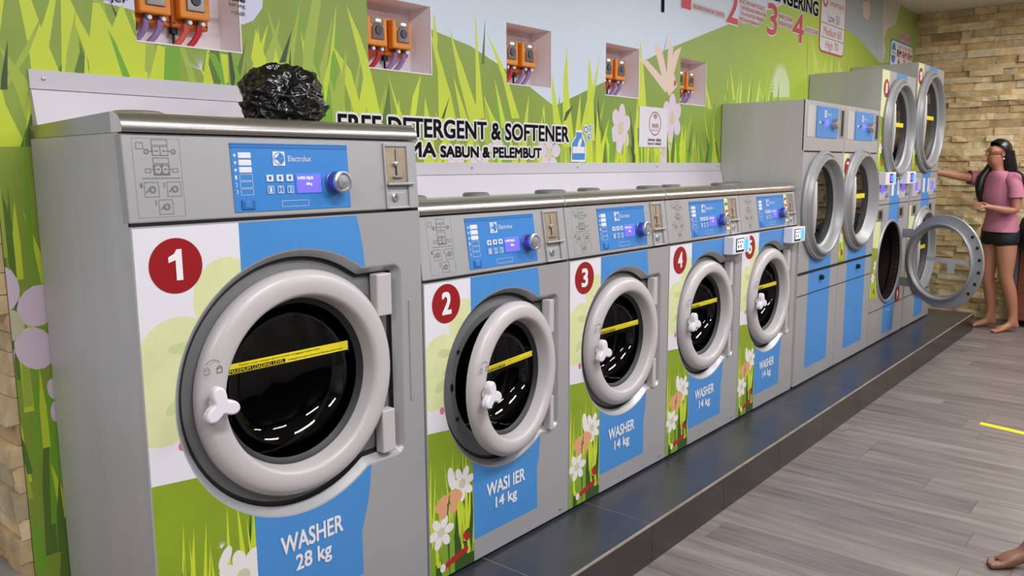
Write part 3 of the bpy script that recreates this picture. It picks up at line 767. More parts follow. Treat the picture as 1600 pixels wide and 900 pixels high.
def padlock_icons(x, z, par, s=1.0):
    m = MB(); y = -0.0185
    for dx in (-0.016, 0.016):
        m.frame(x + (dx - 0.007) * s, x + (dx + 0.007) * s, z - 0.008 * s, z + 0.004 * s, 0.0014, y); m.ring(x + dx * s, z + 0.004 * s, 0.004 * s, 0.0056 * s, y, 10, 0, 0, PI)
    m.ring(x, z + 0.004 * s, 0.020 * s, 0.0216 * s, y, 12, 0, 0.6, PI - 0.6)
    return m.build('lock_icons', 'print_grey', par, recalc=False)

def handle_mesh(par, x, z, rot, s=1.0):
    n = 48; out = []
    for i in range(n):
        a = 2 * PI * i / n; c = math.cos(1.5 * (((a - rot) + PI / 3) % (2 * PI / 3) - PI / 3))
        r = (0.020 + 0.027 * max(c, 0) ** 2.0) * s; out.append((x + r * math.cos(a), z + r * math.sin(a)))
    m = MB().prism(out, -0.056, -0.032)
    m.lathe([(0.016 * s, -0.02), (0.014 * s, -0.055)], x, z, 16)
    return m.build('handle', 'white_plastic', par, bevel=0.006, seg=3, smooth=True)

def loading_sticker(par, x0, x1, z, h, y, text=True):
    m = MB(); n = 10
    for i in range(n):
        a, b_ = x0 + (x1 - x0) * i / n, x0 + (x1 - x0) * (i + 1) / n
        m.quad(a, b_, z - h / 2, z + h / 2, y)
    m.add([(x1, y, z - h / 2), (x1 + 0.018, y + 0.02, z - h * 0.95), (x1 + 0.018, y + 0.02, z + h * 0.05), (x1, y, z + h / 2)], [(0, 1, 2, 3)])
    o = m.build('loading_sticker', 'yellow_sticker', par, recalc=False)
    return o

def control_panel(t, W, zs, zt, tilt, chart_x, blue_x, coin_x):
    """tilted fascia; local x along it, y out of it (minus = towards the room), z up from its foot"""
    H = zt - zs
    p = part_base = MB().box(-0.0008, W + 0.0008, 0, 0.03, 0.003, H).build('control_panel', 'cabinet_grey', t, bevel=0.004)
    p.location = (0, 0, zs); p.rotation_euler = (-math.atan2(tilt, H), 0, 0)
    Y = -0.0006
    # instruction chart
    c = MB(); cx0 = chart_x; g = 0
    c.frame(cx0, cx0 + 0.106, 0.014, 0.184, 0.0012, Y, 1)
    c.box(cx0 + 0.042, cx0 + 0.078, Y, 0, 0.146, 0.166, 0); c.box(cx0 + 0.042, cx0 + 0.078, Y, 0, 0.104, 0.127, 0)
    for (a, b_, lo, hi) in ((0.0435, 0.059, 0.1475, 0.1645), (0.061, 0.0765, 0.1475, 0.1645)): c.quad(cx0 + a, cx0 + b_, lo, hi, Y - 0.0003, 2)
    for xx in (0.0515, 0.0685): c.disc(cx0 + xx, 0.1165, 0.0075, Y - 0.0003, 14, 2, 0.009)
    for xx, sgn in ((0.05, 1), (0.07, -1)):
        for zz in (0.156, 0.117): c.line(cx0 + xx - 0.012 * sgn, zz, cx0 + xx + 0.003 * sgn, zz, 0.0014, Y - 0.0006, 0); c.disc(cx0 + xx + 0.003 * sgn, zz, 0.0022, Y - 0.0006, 6, 0)
    for (a, b_, lo, hi) in ((0.042, 0.078, 0.168, 0.181), (0.042, 0.078, 0.129, 0.142), (0.024, 0.036, 0.110, 0.119), (0.084, 0.097, 0.110, 0.119), (0.008, 0.024, 0.160, 0.174)): c.frame(cx0 + a, cx0 + b_, lo, hi, 0.0011, Y - 0.0002, 3)
    c.ring(cx0 + 0.030, 0.155, 0.003, 0.006, Y - 0.0002, 12, 3); c.ring(cx0 + 0.090, 0.155, 0.003, 0.006, Y - 0.0002, 12, 3)
    c.line(cx0 + 0.016, 0.098, cx0 + 0.100, 0.098, 0.0012, Y - 0.0002, 0)
    for (a, lo) in ((0.018, 0.058), (0.068, 0.058), (0.046, 0.020)):
        c.frame(cx0 + a, cx0 + a + 0.032, lo, lo + 0.032, 0.0009, Y - 0.0002, 3); c.ring(cx0 + a + 0.018, lo + 0.016, 0.004, 0.008, Y - 0.0002, 10, 3); c.line(cx0 + a + 0.004, lo + 0.01, cx0 + a + 0.012, lo + 0.018, 0.003, Y - 0.0002, 3)
    c = c.build('instruction_chart', ['print_grey', 'lip_silver', 'cabinet_grey', 'pan_grey'], p, recalc=False)
    for s_, a, lo in (('1', 0.010, 0.078), ('2', 0.060, 0.078), ('3', 0.038, 0.040)): text_mesh('chart_numeral', s_, (cx0 + a, cx0 + a + 0.004, lo, lo + 0.010), Y - 0.0004, 'print_grey', p)
    # blue display fascia
    B = blue_x; zb = 0.016
    d = MB().box(B, B + 0.338, -0.002, 0.0, zb, zb + 0.161); d.box(B, B + 0.338, -0.0025, 0, zb + 0.149, zb + 0.153, 1); d.box(B, B + 0.338, -0.0025, 0, zb + 0.156, zb + 0.159, 1)
    d = d.build('display_fascia', ['blue_panel', 'blue_dark'], p)
    y = -0.0032
    for lo in (0.125, 0.108, 0.091): MB().box(B + 0.018, B + 0.052, -0.0038, 0, zb + lo, zb + lo + 0.014).build('label_strip', 'white_plastic', p, bevel=0.002)
    k = MB()
    for lo in (0.073, 0.056, 0.039): k.frame(B + 0.018, B + 0.052, zb + lo, zb + lo + 0.015, 0.0009, y)
    k.frame(B + 0.127, B + 0.205, zb + 0.008, zb + 0.023, 0.0009, y)
    for lo in (0.132, 0.115, 0.098): k.disc(B + 0.009, zb + lo, 0.0035, y, 8)
    for lo in (0.128, 0.111, 0.094): k.quad(B + 0.008, B + 0.010, zb + lo - 0.001, zb + lo + 0.004, y)
    k.build('fascia_print', 'white_print', p, recalc=False)
    for s_, lo in (('1', 0.076), ('2', 0.059), ('3', 0.042)): text_mesh('fascia_numeral', s_, (B + 0.006, B + 0.011, zb + lo, zb + lo + 0.010), y, 'white_print', p)
    MB().box(B + 0.017, B + 0.053, -0.005, 0, zb + 0.005, zb + 0.029, 0).box(B + 0.026, B + 0.044, -0.0056, 0, zb + 0.009, zb + 0.026, 1).build('service_port', ['blue_dark', 'blue_panel'], p, bevel=0.002)
    lg = MB(); lg.quad(B + 0.111, B + 0.145, zb + 0.108, zb + 0.142, y, 0)
    lx, lz = B + 0.128, zb + 0.125
    lg.ring(lx, lz, 0.0132, 0.0150, y - 0.0004, 28, 1)
    lg.add([(lx - 0.0135, y - 0.0004, lz), (lx - 0.004, y - 0.0004, lz - 0.004), (lx + 0.003, y - 0.0004, lz - 0.0135), (lx + 0.003, y - 0.0004, lz + 0.0135), (lx - 0.004, y - 0.0004, lz + 0.004)], [(0, 1, 2, 3, 4)], 1)
    lg.ring(lx, lz, 0.004, 0.0132, y - 0.0004, 16, 1, -PI / 2 + 0.35, -0.2 + 0.25); lg.ring(lx, lz, 0.004, 0.0132, y - 0.0004, 16, 1, 0.12, PI / 2 - 0.3)
    lg.build('brand_emblem', ['white_print', 'blue_panel'], p, recalc=False)
    text_mesh('brand_name', 'Electrolux', (B + 0.154, B + 0.222, zb + 0.118, zb + 0.132), y, 'white_print', p)
    for i in range(3):
        bx = B + 0.089 + 0.0278 * i
        q = MB().box(bx, bx + 0.018, -0.005, 0, zb + 0.070, zb + 0.086, 0)
        q.disc(bx + 0.009, zb + 0.079, 0.004, -0.0054, 10, 1); q.quad(bx + 0.0075, bx + 0.0105, zb + 0.073, zb + 0.078, -0.0055, 1)
        q.build('program_button', ['white_plastic', 'blue_dark'], p)
        q = MB().box(bx, bx + 0.018, -0.004, 0, zb + 0.041, zb + 0.059, 1); q.frame(bx, bx + 0.018, zb + 0.041, zb + 0.059, 0.0016, -0.0044, 0)
        q.build('program_button', ['white_plastic', 'blue_panel'], p); text_mesh('button_numeral', str(i + 1), (bx + 0.006, bx + 0.012, zb + 0.044, zb + 0.056), -0.0046, 'white_print', p)
    MB().box(B + 0.170, B + 0.250, -0.004, 0, zb + 0.038, zb + 0.089).build('screen_frame', 'blue_panel', p, bevel=0.002)
    MB().quad(B + 0.173, B + 0.246, zb + 0.041, zb + 0.086, -0.0046).build('screen', 'screen_blue', p, recalc=False)
    text_mesh('screen_text', 'SUPER SEJUK', (B + 0.176, B + 0.224, zb + 0.072, zb + 0.081), -0.0050, 'screen_text', p); text_mesh('screen_text', '28kg', (B + 0.20, B + 0.218, zb + 0.058, zb + 0.066), -0.0050, 'screen_text', p)
    kx, kz = B + 0.290, zb + 0.064
    kn = MB().lathe([(0.030, 0), (0.030, -0.006), (0.027, -0.008)], kx, kz, 36, 1)
    for i in range(28):
        a0, a1 = 2 * PI * i / 28, 2 * PI * (i + 0.55) / 28; r0, r1 = 0.0255, 0.0275
        vs_ = [(kx + r * math.cos(a), yy, kz + r * math.sin(a)) for yy in (-0.008, -0.030) for (r, a) in ((r0, a0), (r1, a0), (r1, a1), (r0, a1))]
        kn.add(vs_, [(4, 5, 6, 7), (0, 1, 5, 4), (1, 2, 6, 5), (2, 3, 7, 6)], 1)
    kn.lathe([(0.0255, -0.006), (0.0255, -0.030)], kx, kz, 36, 1); kn.lathe([(0.0265, -0.029), (0.0285, -0.033), (0.0275, -0.040), (0.023, -0.042), (0.021, -0.038), (0.018, -0.037), (0.017, -0.042), (0.0, -0.043)], kx, kz, 36, 0)
    kn.build('program_knob', ['knob_metal', 'knob_blue'], p, smooth=True)
    # coin acceptor and cash lock
    Q = coin_x
    cf = MB(); z0, z1 = 0.004, 0.185
    for (a, b_, lo, hi) in ((0, 0.006, z0, z1), (0.084, 0.104, z0, z1), (0.006, 0.084, z1 - 0.010, z1), (0.006, 0.084, z0, z0 + 0.006)): cf.box(Q + a, Q + b_, -0.006, 0.0, lo, hi)
    cf.build('coin_frame', 'cabinet_grey', p, bevel=0.002)
    MB().box(Q + 0.006, Q + 0.084, -0.0016, 0, 0.078, 0.175, 0).build('coin_plate', 'coin_brass', p)
    s_ = MB().box(Q + 0.043, Q + 0.046, -0.0022, 0, 0.130, 0.168, 0); s_.box(Q + 0.041, Q + 0.047, -0.0024, 0, 0.096, 0.122, 0); s_.lathe([(0.007, 0), (0.007, -0.008), (0, -0.009)], Q + 0.041, 0.128, 14, 1); s_.box(Q + 0.030, Q + 0.066, -0.010, 0, 0.090, 0.094, 1)
    s_.build('coin_slot', ['black', 'knob_metal'], p)
    MB().box(Q + 0.002, Q + 0.100, -0.016, 0, 0.069, 0.076).build('coin_shelf', 'cabinet_grey', p, bevel=0.002)
    MB().box(Q + 0.006, Q + 0.072, -0.003, 0, 0.008, 0.050).build('cash_box', 'cabinet_grey', p, bevel=0.002)
    MB().lathe([(0.012, 0), (0.012, -0.007), (0.009, -0.009), (0, -0.009)], Q + 0.032, 0.036, 20, 0).box(Q + 0.031, Q + 0.033, -0.0096, -0.008, 0.031, 0.041, 1).build('cash_lock', ['knob_metal', 'black'], p)
    return p

def washer(label, x0, W, D, zs, zt, tilt, cx, cz, Rr, Rd, Rg, hx, zlo, zhi, art, badge, numeral, wash_box, kg_box, kg, chart_x, blue_x, coin_x, handle, sticker, small, door_angle=0.0):
    t = thing('washing_machine', label, 'washing machine', (x0, 0, ZP), 'front loading washing machines')
    # cabinet
    b = MB(); y0 = 0.006
    vs_ = [(0, y0, 0.012), (W, y0, 0.012), (W, D, 0.012), (0, D, 0.012), (0, y0, zs), (W, y0, zs), (0, tilt + 0.01, zt), (W, tilt + 0.01, zt), (W, D, zt), (0, D, zt)]
    b.add(vs_, [(0, 4, 6, 9, 3), (1, 2, 8, 7, 5), (2, 3, 9, 8), (0, 3, 2, 1), (6, 7, 8, 9)])
    b.build('cabinet', 'side_steel', t)
    MB().box(0.01, W - 0.01, 0.03, D - 0.02, 0.0, 0.012).build('base', 'gap_black', t)
    for fx in (0.05, W - 0.05):
        MB().lathe([(0.006, 0.0), (0.005, -0.004), (0, -0.005)], fx if fx > 0.2 else fx, 0.035, 10).build('screw', 'knob_metal', t) if fx > 0.2 else None
    out = hole_outline(cx, cz, Rr, hx, zlo, zhi)
    polys = [([(0, 0.012), (W, 0.012), (W, zs - 0.004), (0, zs - 0.004)], 0)] + front_art(W, zs, *art) + [(out, None)]
    fp = print_mesh('front_panel', polys, FM, 0.0, t)
    for ex in (0, W - 0.006): MB().box(ex, ex + 0.006, 0.0003, 0.006, 0.012, zs - 0.004).build('panel_edge', 'side_steel', t)
    MB().box(0.002, W - 0.002, 0.003, 0.02, zs - 0.005, zs + 0.004).build('panel_gap', 'gap_black', t)
    # opening: bright bevel, rubber groove, pan, drum
    loops = [(out, 0.0), (offset_in(out, 0.004), 0.0015), (offset_in(out, 0.021), 0.024)]
    n = len(out); lip = MB()
    def strip(mb, A, B_, mi=0):
        (pa, ya), (pb, yb) = A, B_
        mb.add([(p[0], ya, p[1]) for p in pa] + [(p[0], yb, p[1]) for p in pb], [(i, (i + 1) % n, (i + 1) % n + n, i + n) for i in range(n)], mi)
    for A, B_ in zip(loops[:-1], loops[1:]): strip(lip, A, B_)
    lip.build('opening_lip', 'lip_silver', t, smooth=True)
    gr = MB(); g0, g1, g2 = (offset_in(out, 0.021), 0.024), (offset_in(out, 0.024), 0.034), (offset_in(out, 0.032), 0.034)
    strip(gr, g0, g1); strip(gr, g1, g2); gr.build('opening_seal', 'rubber', t, smooth=True)
    pan = MB(); Ro = Rg + 0.018
    circ = []
    for p in g2[0]:
        a = math.atan2(p[1] - cz, p[0] - cx); circ.append((cx + Ro * math.cos(a), cz + Ro * math.sin(a)))
    mid = [((p[0] + c[0]) / 2, (p[1] + c[1]) / 2) for p, c in zip(g2[0], circ)]
    strip(pan, g2, (mid, 0.030)); strip(pan, (mid, 0.030), (circ, 0.036)); strip(pan, (circ, 0.036), (circ, 0.06))
    pan.build('door_pan', 'pan_grey', t, smooth=True)
    for a in (150, 178, 205):
        q = math.radians(a); rr = (Rd + Rg) / 2 + 0.01
        MB().disc(cx + rr * math.cos(q), cz + rr * math.sin(q), 0.007, 0.0285, 12, 0, 0.007 if a != 178 else 0.014).build('latch_hole', 'black', t, recalc=False)
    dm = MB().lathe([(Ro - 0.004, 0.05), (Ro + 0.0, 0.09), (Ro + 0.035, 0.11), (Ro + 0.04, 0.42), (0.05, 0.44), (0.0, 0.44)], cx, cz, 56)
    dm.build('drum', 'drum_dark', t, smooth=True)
    MB().lathe([(Rg * 1.0, 0.165), (Rg * 0.985, 0.157), (Rg * 0.97, 0.165), (Rg * 0.985, 0.172), (Rg * 1.0, 0.165)], cx, cz, 56).build('drum_rim', 'knob_metal', t, smooth=True)
    ho = MB()
    for i in range(5):
        for j in range(30 if i > 1 else 20):
            a = 2 * PI * j / (30 if i > 1 else 20); r = Ro * (0.25 + 0.15 * i); ho.disc(cx + r * math.cos(a), cz + r * math.sin(a), 0.006, 0.425, 6)
    o = ho.build('drum_perforation', 'black', t, recalc=False); o['kind'] = 'stuff'
    # door, hinged on its right
    hgx = cx + Rd + 0.01
    hd = part_empty('door', t, (hgx, 0.0, cz), (0, 0, door_angle))
    dx = cx - hgx; gd = 0.018
    rg = MB().lathe([(Rg - 0.010, 0.062 - gd), (Rd - 0.02, 0.030), (Rd, 0.024), (Rd + 0.002, 0.006), (Rd - 0.002, -0.002), (Rd - 0.008, -0.009), (Rd - 0.018, -0.0145), (Rd - 0.032, -0.017), (Rg + 0.014, -0.017), (Rg + 0.006, -0.013), (Rg + 0.001, -0.003), (Rg - 0.003, 0.022), (Rg - 0.010, 0.062 - gd)], dx, 0, 88)
    rg.build('door_ring', 'ring_plastic', hd, smooth=True)
    MB().lathe([(Rg - 0.007, 0.050), (Rg * 0.95, 0.070), (Rg * 0.89, 0.105), (Rg * 0.76, 0.135), (Rg * 0.55, 0.154), (Rg * 0.28, 0.163), (0.0, 0.165)], dx, 0, 64, cy=-gd).build('door_glass', 'door_glass', hd, smooth=True)
    MB().lathe([(Rg - 0.006, 0.046), (Rg * 0.945, 0.0545), (Rg * 0.91, 0.060)], dx, 0, 64, cy=-gd).build('glass_gasket', 'rubber', hd, smooth=True)
    (sx0, sx1, sz, sh) = sticker
    st = loading_sticker(hd, sx0 - cx + dx, sx1 - cx + dx, sz - cz, sh, 0.050 - gd)
    ty = 0.0493 - gd; L_ = sx1 - sx0; ox = sx0 - cx + dx; oz = sz - cz
    MB().quad(ox + 0.012, ox + L_ * 0.46, oz - sh * 0.44, oz - sh * 0.02, ty + 0.0003).build('sticker_band', 'ink', hd, recalc=False)
    text_mesh('sticker_text', 'MAXIMUM LOADING LEVEL', (ox + 0.014, ox + L_ * 0.45, oz - sh * 0.40, oz - sh * 0.06), ty, 'yellow_sticker', hd)
    text_mesh('sticker_text', 'Muatan cucian melepasi garisan ini akan menggugat kualiti cucian', (ox + 0.04, ox + L_ * 0.75, oz + sh * 0.12, oz + sh * 0.34), ty, 'ink', hd)
    text_mesh('sticker_text', 'Loading garment above this line will affect the quality of wash', (ox + L_ * 0.48, ox + L_ * 0.95, oz - sh * 0.36, oz - sh * 0.12), ty, 'ink', hd)
    handle_mesh(hd, handle[0] - cx + dx, handle[1] - cz, math.radians(100), 1.0)
    padlock_icons(handle[0] - cx + dx + 0.002, handle[1] - cz + 0.078, hd)
    for s_ in (-1, 1):
        hz = s_ * (zhi - zlo) * 0.33
        xa = -0.055 if s_ > 0 else -0.05
        MB().box(xa, hx - hgx - 0.044, -0.008, 0.026, hz - 0.048 if s_ > 0 else hz - 0.075, hz + 0.07 if s_ > 0 else hz + 0.05).build('hinge_plate', 'ring_plastic', hd, bevel=0.004)
    if not small:
        MB().box(hx + 0.024, hx + 0.031, -0.004, 0.001, cz - 0.13, cz + 0.17).build('grip_rib', 'cabinet_grey', t, bevel=0.003)
    # badge and capacity lettering
    bd = MB().lathe([(badge[2], -0.0004), (badge[2], -0.0012)], badge[0], badge[1], 48).disc(badge[0], badge[1], badge[2], -0.0012, 48).build('number_badge', 'badge_red', t)
    nb = badge[2]
    t['badge'] = [badge[0], badge[1], nb]
    text_mesh('capacity_text', wash_box[0], wash_box[1], -0.0018, 'text_white', t, 0.0016)
    text_mesh('capacity_text', kg, kg_box, -0.0018, 'text_white', t, 0.0016)
    control_panel(t, W, zs, zt, tilt, chart_x, blue_x, coin_x)
    # stainless top with its rolled front edge
    mb = MB(); r = 0.046; prof = []
    for i in range(9):
        a = -PI / 2 - (PI / 2 + 0.25) * i / 8 + 0.0
        prof.append((0.0, 0.0))
    yf = tilt - 0.008; prof = [(yf + 0.010, zt + 0.001), (yf, zt + 0.002), (yf - 0.002, zt + 0.010), (yf + 0.002, zt + 0.024), (yf + 0.012, zt + 0.036), (yf + 0.028, zt + 0.043), (yf + 0.048, zt + 0.045), (D, zt + 0.030), (D, zt + 0.001)]
    k = len(prof); mb.add([(0.0, y_, z_) for y_, z_ in prof] + [(W, y_, z_) for y_, z_ in prof], [tuple(range(k)), tuple(range(2 * k - 1, k - 1, -1))] + [(i, (i + 1) % k, (i + 1) % k + k, i + k) for i in range(k)])
    mb.build('top_cover', 'stainless', t, smooth=True)
    MB().add([(-0.0006, y_, z_) for y_, z_ in prof[1:7]] + [(-0.0006, yf + 0.048, zt + 0.001)], [tuple(range(7))]).build('top_end_cap', 'white_plastic', t, recalc=False)
    for dxx, dyy, rr in ((W * 0.13, 0.16, 0.06), (W * 0.82, 0.33, 0.05)):
        zz = zt + 0.045 - 0.015 * (dyy - yf - 0.048) / (D - yf - 0.048)
        dd = MB(); nn = 28
        for h_, r_ in ((0.0, rr), (0.010, rr * 0.97), (0.014, rr * 0.8)): dd.v += [(dxx + r_ * math.cos(2 * PI * i / nn), dyy + r_ * math.sin(2 * PI * i / nn), zz + h_) for i in range(nn)]
        dd.f = [(j * nn + i, j * nn + (i + 1) % nn, (j + 1) * nn + (i + 1) % nn, (j + 1) * nn + i) for j in range(2) for i in range(nn)] + [tuple(range(2 * nn, 3 * nn))]; dd.m = [0] * len(dd.f)
        dd.build('vent_cap', 'pan_grey', t, smooth=True)
    return t

def one_shape(x, z, h, y):
    o = [(-0.02, -0.5), (0.20, -0.5), (0.20, 0.5), (0.03, 0.5), (-0.06, 0.36), (-0.26, 0.26), (-0.26, 0.08), (-0.02, 0.16)]
    return MB().add([(x + a * h, y, z + b_ * h) for a, b_ in o], [tuple(range(8))])
def numeral(t, s):
    if s == '1':
        bx, bz, r = t['badge']; one_shape(bx, bz + 0.002, r * 1.12, -0.0022).build('badge_numeral', 'text_white', t, recalc=False); return
    bx, bz, r = t['badge']; w = 0.30 if s != '1' else 0.20
    text_mesh('badge_numeral', s, (bx - r * w, bx + r * w, bz - r * 0.52, bz + r * 0.56), -0.0022, 'text_white', t, 0.0036)

big = washer('largest grey washing machine with red number 1 badge at the camera end', -0.838, 0.832, 0.495, 1.174, 1.367, 0.012,
             0.415, 0.747, 0.345, 0.290, 0.222, 0.756, 0.466, 1.026,
             (0.004, 0.253, 0.584, 0.595, 0.560, 1.166, 0.155, 0.055, 0.75, 0.44, 3, False),
             (0.095, 1.080, 0.0615), '1', ('WASHER', (0.322, 0.517, 0.310, 0.358)), (0.364, 0.476, 0.240, 0.295), '28 kg',
             0.021, 0.247, 0.708, (0.155, 0.755), (0.213, 0.582, 0.813, 0.025), False)
numeral(big, '1')
SP = dict(W=0.719, D=0.495, zs=0.959, zt=1.151, tilt=0.027, cx=0.376, cz=0.598, Rr=0.302, Rd=0.256, Rg=0.196, hx=0.661, zlo=0.354, zhi=0.850,
          art=(0.003, 0.201, 0.533, 0.495, 0.466, 0.951, 0.085, 0.026, 0.60, 0.36, 5, True), badge=(0.093, 0.884, 0.060), numeral='3',
          wash_box=('WASHER', (0.265, 0.455, 0.212, 0.256)), kg_box=(0.308, 0.418, 0.150, 0.198), kg='14 kg', chart_x=0.036, blue_x=0.203, coin_x=0.590,
          handle=(0.158, 0.60), sticker=(0.205, 0.53, 0.650, 0.020), small=True)
w3 = washer('grey 14 kg washing machine with red number 3 badge, door shut', 0.728, **SP)
w4 = copy_tree(w3); w4.location.x = 1.453; w4['label'] = 'grey 14 kg washing machine with red number 4 badge and a payment box'
w5 = copy_tree(w3); w5.location.x = 2.178; w5['label'] = 'grey 14 kg washing machine with red number 5 badge beside the dryers'
for a, s_ in ((w3, '3'), (w4, '4'), (w5, '5')): numeral(a, s_)
SP2 = dict(SP); SP2['wash_box'] = ('WASI IER', (0.265, 0.462, 0.212, 0.256)); SP2['door_angle'] = math.radians(8)
w2 = washer('grey 14 kg washing machine with red number 2 badge, its door ajar', 0.003, **SP2)
numeral(w2, '2')
# card payment boxes on the fourth and fifth washers
for wx, lb in ((1.453 + 0.515, 'white card payment box with lit blue slot, nearer the camera of two on washers'), (2.178 + 0.520, 'white card payment box with lit blue slot on the washer beside the dryers')):
    t = thing('payment_box', lb, 'payment box', (wx, -0.001, 1.026), 'card payment boxes')
    MB().box(0, 0.185, -0.05, 0, 0, 0.083).build('housing', 'white_plastic', t, bevel=0.003)
    MB().box(0.03, 0.115, -0.052, -0.05, 0.010, 0.074).build('screen_frame', 'ink', t)
    MB().quad(0.036, 0.109, 0.019, 0.070, -0.0526).build('screen', 'screen_text', t, recalc=False)
    k = MB()
    for i in range(3): k.quad(0.042 + 0.022 * i, 0.057 + 0.022 * i, 0.050, 0.062, -0.0530); 
    for i in range(2): k.quad(0.042 + 0.026 * i, 0.060 + 0.026 * i, 0.028, 0.044, -0.0530)
    k.build('screen_icons', 'pan_grey', t, recalc=False)
    MB().box(0.130, 0.158, -0.053, -0.05, 0.014, 0.066).build('card_slot', 'slot_blue', t)
    for zz in (0.006, 0.072): MB().lathe([(0.003, 0), (0.002, -0.002), (0, -0.002)], 0.144, zz, 8, cy=-0.05).build('screw', 'black', t)

# paper price strips stuck beside the fascia of the fourth and fifth washers
for wm in (w4, w5):
    cpn = [c_ for c_ in wm.children if c_.name.startswith('control_panel')][0]
    ps = MB().box(0.546, 0.586, -0.0034, -0.0026, 0.030, 0.180, 0)
    for i in range(4): ps.quad(0.551, 0.581, 0.044 + 0.034 * i, 0.058 + 0.034 * i, -0.0038, 1 if i % 2 else 2)
    ps.build('price_strip', ['cream_print', 'print_grey', 'text_red'], cpn, recalc=False)

# ================================================================== DRYERS
DM = ['cabinet_grey', 'blue_print', 'cream_print', 'hill_print', 'lime_print', 'grass_mid', 'grass_dark', 'petal_print', 'petal_core', 'red_print', 'butterfly']
mat('dryer_ring', (150, 150, 151), 0.4, 0.15)
mat('glove_blue', (70, 120, 190), 0.5)

def strip_art(x0, x1, z0, z1, seed):
    """cream sticker strip with grass and flowers at its foot"""
    r = random.Random(seed); w = x1 - x0
    def cl(p): return (min(max(p[0], x0), x1), min(max(p[1], z0), z1))
    L = [([(x0, z0), (x1, z0), (x1, z1), (x0, z1)], 2), ([(x0, z0), (x1, z0), (x1, z0 + 0.36), (x0, z0 + 0.38)], 3)]
    for i in range(14):
        p, m_ = blade(x0 + w * (i + 0.5) / 14, z0 + r.uniform(0, 0.1), r.uniform(0.008, 0.02), r.uniform(0.12, 0.25), r.uniform(-0.02, 0.02), r.choice([4, 4, 5, 6])); L.append(([cl(q) for q in p], m_))
    fl = flower(x0 + w * 0.6, z0 + 0.24, 0.045, 6, 7, 8, 0.3, 1, 0.27) + flower(x0 + w * 0.3, z0 + 0.16, 0.04, 6, 7, 8, 0.1, 1, 0.27) + [(ell(x0 + w * 0.55, z0 + 0.06, 0.02, 0.02), 9), (ell(x0 + w * 0.5, z0 + 0.2, 0.03, 0.02, 0.4), 10)]
    return L + [([cl(q) for q in p], m_) for p, m_ in fl]

def dryer_door(t, hx, cz, r, rg, angle=0.0, gap=0.03, sticker=None, name_glass='clear_glass', inner=False):
    """round glazed door hinged on its right; origin on the hinge"""
    hd = part_empty('door', t, (hx, -0.004, cz), (0, 0, angle)); dx = -(r + gap)
    MB().lathe([(rg - 0.004, 0.012), (r - 0.062, 0.012), (r - 0.05, 0.004), (r, 0.002), (r + 0.002, -0.010), (r - 0.008, -0.022), (r - 0.018, -0.024), (r - 0.022, -0.018), (r - 0.027, -0.022), (r - 0.038, -0.044), (r - 0.050, -0.046), (r - 0.058, -0.040), (rg + 0.016, -0.004), (rg, 0.004), (rg - 0.004, 0.012)], dx, 0, 72).build('door_ring', 'dryer_ring', hd, smooth=True)
    MB().lathe([(rg + 0.002, 0.012), (rg + 0.012, 0.040), (rg + 0.022, 0.042), (rg + 0.026, 0.034), (r - 0.062, 0.010)], dx, 0, 72).build('inner_ring', 'dryer_ring', hd, smooth=True)
    MB().lathe([(rg, 0.006), (rg, 0.010), (0, 0.010)], dx, 0, 56).build('door_glass', name_glass, hd, smooth=True)
    # grip on the left of the ring, and hinge arms
    path = [(dx + (r - 0.055) * math.cos(a), -0.040 - 0.014 * math.sin((a - PI * 0.82) / (PI * 0.36) * PI), (r - 0.055) * math.sin(a)) for a in [PI * 0.82 + PI * 0.36 * i / 14 for i in range(15)]]
    MB().tube(path, [0.010 + 0.006 * math.sin(PI * i / 14) for i in range(15)], 10).build('grip', 'ring_plastic', hd, smooth=True)
    for s_ in (-1, 1):
        MB().box(-0.10, 0.008, -0.006, 0.004, s_ * r * 0.55 - 0.035, s_ * r * 0.55 + 0.035).build('hinge_arm', 'dryer_ring', hd, bevel=0.003)
    if inner:
        for i in range(6):
            a = PI * (0.78 + 0.44 * i / 5); q = r - 0.026
            MB().lathe([(0.012, 0.002), (0.011, 0.007), (0, 0.007)], dx + q * math.cos(a), q * math.sin(a), 14).build('magnet', 'black', hd)
    if sticker:
        y = 0.0035; sx = dx
        MB().quad(sx - rg * 0.92, sx + rg * 0.55, -0.012 + sticker, 0.018 + sticker, y).quad(sx - rg * 0.45, sx - rg * 0.2, -0.085 + sticker, -0.012 + sticker, y).build('loading_sticker', 'yellow_sticker' if not inner else 'white_print', hd, recalc=False)
    return hd

